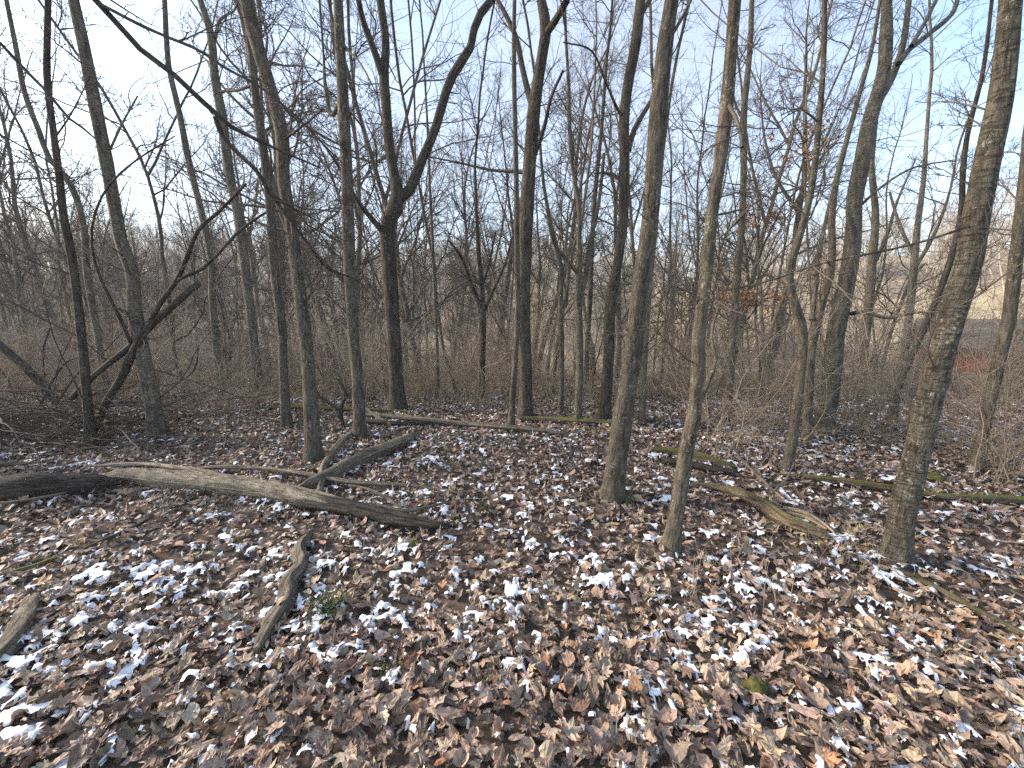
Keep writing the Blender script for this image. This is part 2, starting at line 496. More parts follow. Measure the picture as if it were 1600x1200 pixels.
def scatter_leaves(mb, templ, pos, size, Rm, col, r_, snow_mb=None, snow_p=0.0):
    which = r_.integers(0, NT, len(pos))
    for k in range(NT):
        s = np.where(which == k)[0]
        if not len(s): continue
        tv, tf, tc = templ[k]
        nv = len(tv)
        an = np.stack([r_.uniform(0.5, 1.15, len(s)), r_.uniform(0.8, 1.2, len(s)), r_.uniform(0.5, 1.4, len(s))], 1)
        V = np.einsum('nij,nvj->nvi', Rm[s], tv[None] * an[:, None, :]) * size[s, None, None] + pos[s, None, :]
        F = [(f[None] + (np.arange(len(s)) * nv)[:, None, None]).reshape(-1, f.shape[1]) for f in tf]
        C = np.broadcast_to(tc[None], (len(s), nv, 3)).copy(); C[..., 2] += r_.uniform(-60, 60, (len(s), 1))
        mb.add(V, F, C, np.repeat(col[s], nv, 0))
        if snow_mb is not None:
            # old snow left lying in the hollow of some leaves
            t = s[r_.random(len(s)) < snow_p]
            t = t[np.abs(Rm[t][:, 2, 2]) > 0.72]
            if len(t):
                up = np.sign(Rm[t][:, 2, 2])
                sv = tv.copy()
                tv2 = np.broadcast_to(sv[None], (len(t), nv, 3)).copy()
                tv2[..., :2] *= r_.uniform(0.30, 0.78, (len(t), 1, 1)) * r_.uniform(0.7, 1.15, (len(t), nv, 1))
                tv2[..., :2] += r_.normal(0, 0.14, (len(t), 1, 2))
                tv2[..., 2] = tv2[..., 2] * 0.5
                tv2[:, 0, 2] += 0.13 * up
                if nv == 33: tv2[:, 1:17, 2] += 0.10 * up[:, None]
                tv2[..., 2] += 0.03 * up[:, None]
                V = np.einsum('nij,nvj->nvi', Rm[t], tv2) * size[t, None, None] + pos[t, None, :]
                F = [(f[None] + (np.arange(len(t)) * nv)[:, None, None]).reshape(-1, f.shape[1]) for f in tf]
                snow_mb.add(V, F)

def litter_points(y0, y1, dens, r_):
    def hw(y): return 1.45 * y + 1.3
    n = int(dens * ((1.45 * (y1 ** 2 - y0 ** 2)) + 2.6 * (y1 - y0)))
    y = r_.uniform(y0, y1, n * 6)
    y = y[r_.random(n * 6) < hw(y) / hw(y1)][:n]
    return (2 * r_.random(len(y)) - 1) * hw(y), y

def snowiness(x, y):
    """0..1 cover of old snow: ragged hand-sized patches, rarer in some stretches"""
    wide = fbm(x * 0.55, y * 0.55, 31, 2)
    n = fbm(x * 9.5, y * 9.5, 41, 3) * 0.45 + fbm(x * 30.0, y * 30.0, 47, 2) * 0.55
    return n + 0.17 * (wide - 0.5)

snow = MB()
litter = MB()
lr = np.random.default_rng(21)
for (y0, y1, dens, templ, zspan, tsd, smin, smax) in ((0.45, 1.75, 1250, FULL, 0.05, 0.24, 0.020, 0.056),
                                                       (1.75, 7.2, 735, SIMPLE, 0.05, 0.28, 0.020, 0.055),
                                                       (7.2, 13.0, 70, SIMPLE, 0.05, 0.45, 0.05, 0.085)):
    x, y = litter_points(y0, y1, dens, lr)
    n = len(x)
    size = lr.uniform(smin, smax, n)
    up = lr.random(n)
    z = height(x, y) + 0.006 + zspan * up ** 1.3
    Rm = rot_mats(n, tsd, lr)
    sn = smooth(0.52, 0.60, snowiness(x, y))
    p = np.stack([x, y, z], 1)
    col = leaf_cols(n, lr) * (0.75 + 0.35 * up[:, None])      # colour gets paler with height in the litter
    top = up > 0.55
    a = np.where(top & (sn > 0.5))[0]; b = np.setdiff1d(np.arange(n), a)
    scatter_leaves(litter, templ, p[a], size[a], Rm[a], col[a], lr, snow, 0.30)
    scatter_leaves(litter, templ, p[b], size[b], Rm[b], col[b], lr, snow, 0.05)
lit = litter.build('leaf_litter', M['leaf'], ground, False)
lit['kind'] = 'stuff'

# the leaves that show largest, each its own piece of the ground
leaf_meshes = []
for k in range(NT):
    tv, tf, tc = FULL[k]
    b = MB(); b.add(tv, tf, tc); leaf_meshes.append(b.mesh('leaf', M['leaf_one'], False))
count = 0
while count < 300:
    py = 1210 - 330 * lr.random() ** 1.5
    px = lr.uniform(-10, 1610)
    p = hit(px, py)
    o = link('leaf', leaf_meshes[lr.integers(NT)], ground)
    s = lr.uniform(0.030, 0.060)
    o.location = (p[0], p[1], height(p[0], p[1]) + 0.05 + 0.02 * lr.random())
    o.rotation_euler = (lr.normal(0, 0.28) + (math.pi if lr.random() < 0.4 else 0), lr.normal(0, 0.28), lr.uniform(0, 6.28))
    o.scale = (s, s, s)
    c = leaf_cols(1, lr)[0] * 1.08
    o.color = (*c, 1)
    count += 1

# old snow between the leaves
for (y0, y1, step) in ((0.45, 2.4, 0.011), (2.4, 7.0, 0.02)):
    X = 1.45 * y1 + 1.3
    xs = np.arange(-X, X, step); ys = np.arange(y0, y1 + step * 0.5, step)
    nx, ny = len(xs), len(ys)
    gx, gy = np.meshgrid(xs, ys)
    gx = gx + lr.uniform(-.35, .35, gx.shape) * step; gyj = gy + lr.uniform(-.35, .35, gx.shape) * step
    cov = snowiness(gx, gyj)
    thick = smooth(0.56, 0.66, cov)
    gz = height(gx, gyj) + 0.016 + 0.032 * thick + 0.016 * (fbm(gx * 14, gyj * 14, 61, 2) - 0.5)
    cell = (cov[:-1, :-1] > 0.578) & (cov[1:, 1:] > 0.578) & (cov[1:, :-1] > 0.578) & (cov[:-1, 1:] > 0.578)
    cell &= np.abs(gx[:-1, :-1]) < 1.45 * gy[:-1, :-1] + 1.3
    iy, ix = np.where(cell)
    a = iy * nx + ix
    q = np.stack([a, a + 1, a + nx + 1, a + nx], 1)
    used, inv = np.unique(q, return_inverse=True)
    V = np.stack([gx.ravel(), gyj.ravel(), gz.ravel()], 1)[used]
    snow.add(V, [inv.reshape(-1, 4)])
so = snow.build('snow', M['snow'], None, True)
tag(so, 'thin ragged patches of old snow lying among the leaves', 'snow', None, 'stuff')

# ------------------------------------------------------------------ branching
def unit(a):
    return a / (np.linalg.norm(a, axis=-1, keepdims=True) + 1e-9)

def grow_paths(pos, dr, length, n, wig, trop, r_, sag=0.0):
    M_ = len(pos)
    P = np.empty((M_, n, 3)); P[:, 0] = pos
    d = unit(dr)
    st = (length / (n - 1))[:, None]
    for k in range(1, n):
        d = d + r_.normal(0, wig, (M_, 3))
        d[:, 2] += trop - sag * k / n
        d = unit(d)
        P[:, k] = P[:, k - 1] + d * st
    return P

def at_t(P, R, idx, t):
    n = P.shape[1]
    f = t * (n - 1); k = np.minimum(f.astype(int), n - 2); w = (f - k)[:, None]
    a, b = P[idx, k], P[idx, k + 1]
    return a + (b - a) * w, unit(b - a), R[idx, k] * (1 - w[:, 0]) + R[idx, k + 1] * w[:, 0]

def spawn(P, R, lens, count, t0, t1, ang, lf, rf, rmin, n, wig, trop, r_, taper=0.25, sag=0.0):
    M_ = len(P)
    idx = np.repeat(np.arange(M_), count)
    t = r_.uniform(t0, t1, len(idx))
    pos, tan, rad = at_t(P, R, idx, t)
    pr = unit(np.cross(tan, r_.normal(0, 1, (len(idx), 3))))
    a = r_.uniform(ang[0], ang[1], len(idx))[:, None]
    d = tan * np.cos(a) + pr * np.sin(a)
    L = lens[idx] * r_.uniform(lf[0], lf[1], len(idx)) * (1.15 - 0.6 * t)
    Q = grow_paths(pos, d, L, n, wig, trop, r_, sag)
    r0 = np.clip(np.minimum(rad * rf, L * 0.013), rmin, None)
    RR = r0[:, None] * np.linspace(1, taper, n)[None]
    return Q, np.maximum(RR, rmin * 0.6), L

def crown_on(mb, P, R, H, prim, t0, r_, plen=0.22, sec=6, ter=5, rmin=0.0022, up=0.06, ang=(0.6, 1.05), sides=4, wig=0.13):
    """limbs, boughs and twigs along the trunk P (n,3)"""
    P = P[None]; R = R[None]
    A, RA, LA = spawn(P, R, np.array([H]), prim, t0, 0.99, ang, (plen * 0.55, plen * 1.3), 0.6, rmin * 1.8, 10, wig, up, r_, 0.22)
    mb.tubes(A, RA, sides)
    if sec:
        B, RB, LB = spawn(A, RA, LA, sec, 0.15, 0.98, (0.45, 1.0), (0.28, 0.62), 0.65, rmin * 1.25, 7, wig * 1.15, up * 0.8, r_, 0.4)
        mb.tubes(B, RB, 3)
        if ter:
            C, RC, LC = spawn(B, RB, LB, ter, 0.2, 1.0, (0.4, 1.1), (0.35, 0.85), 0.7, rmin, 5, wig * 1.2, up * 0.6, r_, 0.5)
            mb.tubes(C, RC, 3)

def resample(P, R, n):
    P = np.asarray(P, float); R = np.asarray(R, float)
    # Catmull-Rom through the traced points
    s = np.concatenate([[0], np.cumsum(np.linalg.norm(np.diff(P, axis=0), axis=1))])
    t = np.linspace(0, s[-1], n)
    if len(P) < 3:
        Q = np.stack([np.interp(t, s, P[:, k]) for k in range(3)], 1)
    else:
        m = np.gradient(P, s, axis=0)
        k = np.clip(np.searchsorted(s, t, 'right') - 1, 0, len(s) - 2)
        h = (s[k + 1] - s[k])[:, None]; u = ((t - s[k])[:, None]) / h
        Q = ((2 * u ** 3 - 3 * u ** 2 + 1) * P[k] + (u ** 3 - 2 * u ** 2 + u) * h * m[k]
             + (-2 * u ** 3 + 3 * u ** 2) * P[k + 1] + (u ** 3 - u ** 2) * h * m[k + 1])
    return Q, np.interp(t, s, R)

# ------------------------------------------------------------------ trees traced from the photograph
OCC = []       # taken ground spots

def traced_tree(name, label, pts, branches=(), bark='bark', top=12.0, prim=14, low=10, group='trees standing in the clearing',
                sides=16, base_y=None, cat='tree', flare=1.55, seed=0, foliage=None, lowlen=0.09, keep_top=False):
    r_ = np.random.default_rng(1000 + seed)
    bx, by, bw = pts[0]
    if base_y is None:
        base = hit(bx, by)
        yb = base[1]
    else:
        yb = base_y
        base, _ = on_plane(bx, by, yb)
        base[2] = height(base[0], yb)
    OCC.append((base[0], base[1]))
    W, R = [], []
    for k, (px, py, w) in enumerate(pts):
        p, t = on_plane(px, py, yb)
        if k == 0: p = base.copy()
        W.append(p); R.append(px_radius(px, w, t))
    W[0] = W[0] - np.array([0, 0, 0.12])
    W = np.array(W); R = np.array(R)
    n_vis = 30
    P1, R1 = resample(W, R, n_vis)
    hgt = P1[:, 2] - base[2]
    R1 = R1 * (1 + (flare - 1) * np.exp(-np.maximum(hgt, 0) / 0.12))
    root = empty(name, base)
    trunk = MB(); crown = MB()
    limbs = []
    for br in branches:
        Wb, Rb = [], []
        dz = br[0] if not isinstance(br[0], tuple) else 0.0
        pp = [b for b in br if isinstance(b, tuple)]
        for k, (px, py, w) in enumerate(pp):
            yy = yb + dz * k / max(1, len(pp) - 1)
            p, t = on_plane(px, py, yy)
            Wb.append(p); Rb.append(px_radius(px, w, t))
        limbs.append(resample(np.array(Wb), np.array(Rb), 14))
    stems = [] if keep_top else [(P1, R1)]
    # what lies above the frame: every stem that leaves it goes on to the crown
    ends = [(P1, R1)] + [l for l in limbs if l[0][-1][2] > W[-1][2] - 0.4]
    for (Pe, Re) in ends:
        if keep_top: break
        d = unit(Pe[-1] - Pe[-4]); L = max(1.0, top - (Pe[-1][2] - base[2])) * r_.uniform(0.85, 1.1)
        d[1] += r_.normal(0, 0.08); d[2] += 0.5
        Q = grow_paths(Pe[-1][None], d[None], np.array([L]), 14, 0.05, 0.06, r_)[0]
        RQ = np.linspace(Re[-1], 0.012, 14)
        if Pe is P1:
            P1 = np.concatenate([P1, Q[1:]]); R1 = np.concatenate([R1, RQ[1:]])
        else:
            crown.tubes(Q, RQ, 8)
        crown_on(crown, Q, RQ, L, max(6, int(prim * 0.6)), 0.05, r_, 0.34, 4, 3, 0.003)
    trunk.tubes(P1, R1, sides, 0.16)
    for (Pb, Rb) in limbs:
        trunk.tubes(Pb, Rb, 10, 0.12)
        crown_on(crown, Pb, Rb, np.linalg.norm(Pb[-1] - Pb[0]) + 1.0, max(3, low // 2), 0.3, r_, 0.25, 4, 2, 0.0022)
    if low:
        Lh = np.linalg.norm(P1[n_vis - 1] - P1[0])
        crown_on(crown, P1[:n_vis], R1[:n_vis] * 0.35, max(Lh, 4.0) * 1.6, low, 0.35, r_, lowlen, 5, 3, 0.002, 0.05, (0.8, 1.3))
    for ob in (trunk, crown):
        ob.v = [v - base for v in ob.v]
    trunk.build('trunk', M[bark], root)
    if crown.n: crown.build('crown', M['twig'], root)
    tag(root, label, cat, group)
    return root, base

T = traced_tree
G1 = 'larger trees standing in the clearing'
T('bare_tree', 'stout banded grey trunk leaning right, with a sunlit flank, nearest the right border',
  [(1400, 878, 43), (1414, 782, 45), (1432, 712, 46), (1449, 642, 46), (1470, 555, 46), (1491, 485, 47), (1514, 413, 48), (1523, 350, 47), (1544, 245, 47), (1565, 140, 45), (1579, 0, 40)],
  [(-0.5, (1522, 350, 6), (1460, 372, 5), (1400, 388, 5), (1280, 413, 4), (1180, 445, 3), (1110, 456, 2))], 'bark_band', 14, 16, 8, G1, 24, seed=1)
T('bare_tree', 'straight grey trunk rising right of the centre, its foot in open leaf litter',
  [(955, 780, 30), (962, 730, 31), (972, 660, 31), (986, 572, 29), (997, 485, 28), (1004, 415, 27), (1013, 367, 26), (1021, 280, 27), (1028, 175, 28), (1039, 70, 27), (1050, 0, 24)],
  [(0.3, (1047, 60, 6), (1075, 10, 5), (1085, -20, 4))], 'bark', 14, 16, 10, G1, 24, seed=2)
T('bare_tree', 'slender crooked trunk with a bent foot between the two leaning grey trunks',
  [(1045, 862, 25), (1061, 775, 23), (1071, 712, 24), (1085, 642, 22), (1089, 597, 20), (1092, 520, 21), (1103, 432, 20), (1113, 332, 20), (1126, 245, 21), (1136, 157, 22), (1143, 70, 21), (1148, 0, 20)],
  [(0.2, (1092, 632, 8), (1106, 600, 7), (1118, 565, 6), (1112, 525, 5), (1122, 480, 3)), (-0.3, (1136, 160, 7), (1152, 190, 6), (1160, 230, 5))],
  'bark', 12, 12, 8, G1, 20, seed=3)
T('bare_tree', 'tall dark tree splitting into a wide Y high above the brush',
  [(622, 642, 24), (617, 555, 22), (612, 467, 23), (607, 397, 24), (605, 350, 23), (622, 308, 24), (619, 290, 17), (608, 227, 15), (603, 157, 16), (600, 122, 17), (603, 70, 13), (594, 0, 13)],
  [(0.3, (622, 312, 18), (636, 302, 17), (657, 255, 15), (682, 196, 14), (696, 147, 14), (710, 112, 15), (734, 77, 12), (745, 31, 12), (768, 0, 11)),
   (-0.3, (600, 124, 13), (584, 77, 11), (566, 28, 10), (560, 0, 9)),
   (-0.6, (603, 370, 10), (590, 352, 10), (570, 329, 8), (552, 304, 7), (530, 262, 5), (505, 225, 3))],
  'bark_dark', 14, 14, 8, G1, 18, seed=4)
T('bare_tree', 'mottled dark trunk forking repeatedly, standing behind the centre of the clearing',
  [(820, 655, 20), (822, 590, 21), (818, 520, 22), (820, 413, 21), (825, 297, 22), (831, 210, 20), (836, 157, 20), (843, 115, 17), (850, 70, 16), (853, 49, 17), (846, 0, 14)],
  [(0.3, (832, 170, 10), (818, 115, 9), (804, 52, 8), (787, 17, 7), (778, 0, 6)), (-0.4, (852, 55, 12), (870, 28, 11), (886, 0, 10)),
   (0.5, (825, 270, 7), (800, 268, 5), (770, 266, 4), (720, 255, 3), (670, 245, 2)), (-0.5, (833, 250, 7), (850, 200, 6), (862, 150, 5), (880, 110, 4))],
  'bark_dark', 14, 14, 10, G1, 16, seed=5)
T('bare_tree', 'thin straight stem close against the forking mottled trunk',
  [(797, 672, 10), (803, 590, 9), (809, 485, 9), (808, 413, 9), (806, 245, 8), (804, 157, 8), (803, 60, 7), (804, 0, 6)], [], 'bark', 10, 10, 12, G1, 10, seed=6)
T('bare_tree', 'brown trunk with a high side limb, half hidden behind the straight grey trunk',
  [(944, 655, 17), (951, 555, 18), (955, 467, 18), (965, 413, 15), (974, 332, 16), (976, 245, 17), (976, 175, 16), (983, 122, 16), (993, 70, 17), (1000, 10, 15)],
  [(0.4, (982, 235, 9), (990, 205, 9), (1005, 178, 8), (1020, 150, 6), (1018, 100, 5)), (-0.4, (975, 190, 5), (960, 160, 4), (945, 125, 3.5), (925, 80, 3), (880, 66, 2)),
   (0.2, (976, 285, 6), (955, 272, 5), (930, 270, 3)), (0.3, (997, 30, 9), (1015, 0, 8))], 'bark_dark', 14, 14, 10, G1, 16, seed=7)
T('bare_tree', 'pale mottled trunk leaning left, on bare litter past the fallen dead limbs',
  [(245, 682, 30), (238, 625, 27), (224, 555, 25), (210, 485, 24), (204, 415, 23), (192, 385, 23), (178, 315, 23), (165, 245, 23), (147, 157, 23), (130, 70, 22), (115, 0, 20)],
  [(0.5, (165, 250, 5), (190, 195, 4), (215, 150, 3))], 'bark_pale', 14, 14, 10, G1, 18, seed=8)
T('bare_tree', 'lichen spotted straight trunk with its foot just behind the long pale log',
  [(490, 722, 26), (485, 625, 23), (480, 555, 22), (472, 485, 21), (463, 415, 20), (455, 350, 20), (443, 280, 20), (441, 210, 21), (423, 140, 22), (402, 70, 25), (385, 0, 27)],
  [(0.4, (425, 145, 6), (450, 175, 5), (500, 210, 4), (560, 240, 3)), (-0.4, (441, 220, 5), (475, 195, 4), (505, 170, 3))], 'bark', 14, 16, 10, G1, 20, seed=9)
T('bare_tree', 'slim grey trunk just left of the lichen spotted one and farther back',
  [(448, 668, 17), (443, 590, 15), (441, 520, 15), (428, 415, 16), (423, 332, 15), (413, 245, 15), (402, 175, 14), (395, 105, 14), (388, 40, 13), (384, 0, 12)],
  [(0.4, (398, 130, 6), (375, 140, 5), (345, 143, 4))], 'bark', 13, 12, 10, G1, 14, seed=10)
T('bare_tree', 'straight mossy grey trunk with a crooked fallen branch against its foot',
  [(562, 684, 20), (558, 590, 18), (552, 520, 18), (546, 410, 20), (542, 280, 19), (535, 140, 17), (528, 0, 16)],
  [(0.4, (535, 150, 7), (520, 180, 7), (508, 130, 6), (506, 90, 4)), (-0.3, (532, 70, 4), (560, 95, 3), (590, 150, 2))], 'bark', 13, 12, 10, G1, 16, seed=11)
T('bare_tree', 'dark upright trunk beside the fallen dead limbs near the left border',
  [(140, 700, 20), (135, 607, 17), (128, 537, 16), (121, 467, 16), (108, 380, 16), (101, 350, 15), (93, 280, 14), (84, 210, 13), (75, 140, 13), (75, 0, 12)],
  [(0.3, (93, 290, 5), (60, 260, 4), (30, 235, 3)), (-0.3, (86, 215, 4), (110, 180, 3), (140, 120, 2))], 'bark_dark', 12, 14, 12, G1, 14, seed=12)
T('bare_tree', 'big smooth grey trunk leaning right, knotted and forked high, behind the right hand brush',
  [(1285, 680, 34), (1299, 590, 30), (1306, 520, 31), (1320, 450, 31), (1330, 397, 28), (1334, 350, 26), (1336, 304, 29), (1339, 290, 30), (1348, 245, 27), (1362, 175, 26), (1374, 140, 25), (1385, 70, 21), (1385, 0, 17)],
  [(0.4, (1368, 165, 17), (1393, 122, 15), (1411, 70, 12), (1420, 0, 10)), (0.6, (1404, 100, 11), (1421, 77, 12), (1453, 52, 11), (1488, 21, 10), (1496, 0, 9)),
   (0.3, (1424, 72, 9), (1445, 35, 8), (1463, 0, 7)), (-0.8, (1330, 490, 9), (1352, 487, 8), (1385, 497, 7), (1430, 488, 6), (1475, 488, 4)),
   (-0.5, (1335, 330, 6), (1380, 290, 5), (1420, 265, 4), (1490, 250, 3))],
  'bark_pale', 15, 14, 10, G1, 20, seed=13)
T('bare_tree', 'slim pale stem with a sharp S bend, left of the big smooth leaning trunk',
  [(1229, 737, 17), (1239, 677, 16), (1250, 590, 16), (1253, 510, 16), (1239, 467, 15), (1234, 415, 14), (1246, 378, 12), (1264, 315, 11), (1274, 252, 11), (1281, 175, 11), (1287, 87, 9), (1288, 0, 9)],
  [(0.3, (1284, 130, 4), (1260, 115, 3), (1220, 105, 2)), (-0.3, (1278, 190, 4), (1250, 170, 3), (1220, 180, 2))], 'bark', 11, 10, 8, G1, 14, seed=14)
T('bare_tree', 'forked brown stem squeezed between the S bent stem and the smooth leaning trunk',
  [(1262, 690, 16), (1264, 607, 16), (1268, 545, 16), (1281, 485, 15), (1299, 415, 14), (1300, 332, 12), (1304, 297, 11), (1316, 245, 10), (1337, 168, 9), (1365, 63, 7), (1375, 0, 6)],
  [(0.3, (1268, 500, 9), (1272, 470, 9), (1281, 390, 8), (1287, 360, 7), (1298, 310, 6))], 'bark', 10, 10, 8, G1, 12, seed=15)
T('bare_tree', 'upright brown trunk at the right border behind the banded trunk',
  [(1526, 735, 22), (1544, 642, 22), (1562, 560, 23), (1575, 502, 24), (1586, 415, 25), (1596, 330, 24), (1606, 230, 23), (1620, 100, 20), (1632, 0, 18)], [], 'bark', 12, 12, 10, G1, 14, seed=16)
T('bare_tree', 'thin dark wavy stem close behind the banded right hand trunk',
  [(1395, 660, 13), (1410, 590, 12), (1425, 555, 12), (1460, 475, 12), (1488, 397, 12), (1502, 332, 11), (1505, 262, 11), (1509, 227, 10), (1537, 105, 8), (1550, 0, 7)], [], 'bark_dark', 10, 10, 10, G1, 10, seed=17)
T('bare_tree', 'thin trunk with a flaking mid section right of the slender crooked trunk',
  [(1136, 655, 13), (1141, 590, 12), (1147, 502, 12), (1153, 415, 12), (1159, 350, 11), (1162, 280, 11), (1162, 175, 12), (1171, 87, 9), (1175, 0, 8)],
  [(0.4, (1162, 190, 5), (1150, 165, 4), (1140, 120, 3))], 'bark', 12, 12, 12, G1, 10, seed=18)
G2 = 'slim trees at the back of the clearing'
T('bare_tree', 'pale forked stem deep behind the centre, second right of the mottled trunk',
  [(902, 662, 12), (906, 555, 12), (904, 485, 12), (903, 440, 11), (905, 380, 8), (905, 330, 7), (893, 250, 6), (888, 120, 5)],
  [(0.3, (904, 470, 8), (914, 440, 8), (920, 390, 7), (935, 320, 6), (944, 240, 5)), (-0.3, (904, 430, 6), (885, 405, 6), (868, 385, 5), (855, 330, 4))], 'bark', 9, 10, 10, G2, 10, seed=19)
T('bare_tree', 'narrow pale pole first right of the mottled forking trunk',
  [(876, 645, 8), (878, 555, 8), (876, 470, 8), (876, 415, 8), (866, 375, 7), (850, 290, 5), (842, 200, 4)], [(0.3, (884, 480, 5), (888, 420, 5), (884, 390, 4), (900, 300, 3))], 'bark_pale', 8, 10, 10, G2, 8, seed=20)
T('bare_tree', 'dark thin pole just left of the half hidden brown trunk',
  [(915, 600, 8), (918, 540, 8), (922, 467, 8), (925, 380, 8), (930, 300, 7), (940, 200, 6), (948, 90, 5)], [], 'bark_dark', 10, 10, 10, G2, 8, base_y=9.5, seed=21)
T('bare_tree', 'narrow grey pole right behind the foot of the straight grey trunk',
  [(1004, 665, 10), (1006, 590, 10), (1010, 520, 9), (1016, 440, 8), (1024, 360, 8), (1034, 250, 6), (1050, 130, 5)], [], 'bark', 9, 10, 10, G2, 8, seed=22)
T('bare_tree', 'pale threadlike stem standing midway between the Y tree and the mottled trunk',
  [(684, 625, 5), (683, 540, 5), (680, 470, 5), (676, 380, 5), (672, 300, 4), (668, 200, 4), (662, 90, 3)], [(0.3, (682, 490, 3), (700, 460, 3), (727, 440, 2))], 'bark_pale', 8, 8, 14, G2, 8, seed=23)
T('bare_tree', 'bushy multi limbed young tree left of the thin straight stem',
  [(752, 625, 9), (754, 560, 9), (755, 500, 9), (752, 440, 8), (748, 400, 7), (745, 340, 5), (742, 260, 4)],
  [(0.4, (755, 490, 5), (770, 455, 5), (790, 410, 4), (800, 370, 3)), (-0.3, (754, 485, 5), (735, 440, 5), (720, 400, 4), (700, 375, 3)), (0.2, (752, 450, 5), (762, 420, 4), (775, 360, 3))], 'bark_dark', 7, 12, 20, G2, 8, seed=24, lowlen=0.14)
T('bare_tree', 'thin grey stem first right of the pale mottled leaning trunk',
  [(348, 640, 13), (340, 560, 13), (332, 467, 13), (329, 402, 12), (315, 332, 12), (297, 262, 12), (280, 175, 11), (264, 105, 10), (257, 0, 9)], [], 'bark_pale', 12, 10, 10, G2, 10, base_y=7.0, seed=25)
T('bare_tree', 'straight slim trunk midway between the pale mottled leaner and the slim grey trunk',
  [(408, 630, 15), (395, 520, 15), (381, 402, 16), (371, 332, 16), (357, 262, 16), (346, 175, 16), (336, 122, 15), (329, 52, 14), (313, 0, 12)],
  [(0.3, (336, 60, 6), (345, 30, 5), (365, 18, 3))], 'bark_pale', 12, 12, 10, G2, 12, base_y=7.2, seed=26)
T('bare_tree', 'faint slim trunk right behind the dark upright trunk near the left border',
  [(165, 620, 13), (152, 520, 13), (135, 420, 13), (130, 350, 12), (105, 280, 12), (75, 245, 11), (63, 210, 11), (42, 157, 10), (24, 70, 10), (10, 0, 9)], [], 'bark_pale', 11, 10, 12, G2, 10, base_y=6.6, seed=27)
T('bare_tree', 'straight grey trunk in the sunlit woods left of the thin wavy stem',
  [(1345, 600, 17), (1351, 537, 17), (1358, 470, 16), (1362, 415, 16), (1368, 340, 13), (1362, 260, 10), (1372, 160, 7)], [(0.3, (1362, 420, 8), (1385, 370, 7), (1400, 320, 5), (1430, 250, 3))], 'bark', 9, 12, 10, G2, 10, base_y=9.0, seed=28)
T('bare_tree', 'leaning grey trunk in the sunlit woods just left of the banded trunk',
  [(1398, 610, 15), (1414, 548, 15), (1422, 480, 14), (1428, 415, 14), (1432, 370, 12), (1442, 290, 9), (1450, 180, 7)], [(0.3, (1428, 400, 8), (1405, 350, 6), (1390, 300, 4))], 'bark_pale', 9, 12, 10, G2, 10, base_y=8.6, seed=29)

# a tree just outside the left border whose dark limbs hang into view
r_ = np.random.default_rng(77)
base = np.array([-6.3, 3.7, float(height(-6.3, 3.7))])
root = empty('bare_tree', base)
tk = MB(); cr = MB()
P0, R0 = resample([base - [0, 0, .1], base + [0.05, 0, 2], base + [-.1, 0.1, 5], base + [.1, 0.2, 9], base + [0, 0.3, 14]], [0.2, 0.16, 0.14, 0.10, 0.02], 30)
tk.tubes(P0, R0, 16, 0.15)
def hang(pts, start, y0, y1, tw=7):
    W, R = [], []
    for k, (px, py, w) in enumerate(pts):
        p, t = on_plane(px, py, y0 + (y1 - y0) * k / (len(pts) - 1)); W.append(p); R.append(px_radius(px, w, t))
    if start is not None:
        W = [np.array(start)] + W; R = [R[0] * 1.25] + R
    P, Rr = resample(W, R, 24)
    tk.tubes(P, Rr, 9, 0.15)
    crown_on(cr, P, Rr, 3.0, tw, 0.25, r_, 0.26, 5, 4, 0.0018, -0.02, (0.4, 0.9))
hang([(150, 0, 14), (196, 52, 13), (245, 101, 12), (297, 133, 11), (336, 182, 10), (385, 210, 7), (437, 235, 5), (500, 262, 3)], base + [0, 0, 5.6], 3.3, 3.8)
hang([(336, 182, 9), (346, 210, 9), (378, 245, 8), (406, 273, 7), (420, 301, 7), (436, 322, 6), (480, 380, 5), (507, 415, 5), (560, 440, 3), (590, 470, 2)], None, 3.5, 3.9, 12)
hang([(160, 8, 7), (217, 38, 7), (262, 58, 6), (308, 77, 6), (350, 105, 5), (402, 133, 4), (455, 175, 4), (497, 217, 3), (546, 266, 2)], None, 3.3, 3.0)
hang([(0, 67, 8), (35, 105, 8), (73, 143, 7), (112, 189, 6), (147, 213, 4), (165, 245, 3)], base + [0, 0, 4.3], 3.7, 3.7)
hang([(0, 210, 4), (40, 232, 4), (75, 252, 3), (120, 285, 2)], base + [0, 0, 3.2], 3.9, 4.2, 5)
crown_on(cr, P0[12:], R0[12:], 9.0, 16, 0.1, r_, 0.3, 5, 4, 0.003)
for ob in (tk, cr): ob.v = [v - base for v in ob.v]
tk.build('trunk', M['bark_dark'], root); cr.build('crown', M['twig'], root)
tag(root, 'black drooping limbs reaching in from a tree past the left border', 'tree')

# ------------------------------------------------------------------ fallen trees, logs, sticks
def px_tubes(mb, pts, y0, y1, n=16, sides=10, jag=0.2, cap=True):
    W, R = [], []
    for k, (px, py, w) in enumerate(pts):
        p, t = on_plane(px, py, y0 + (y1 - y0) * k / (len(pts) - 1)); W.append(p); R.append(px_radius(px, w, t))
    P, Rr = resample(W, R, n)
    mb.tubes(P, Rr, sides, jag, cap)
    return P, Rr

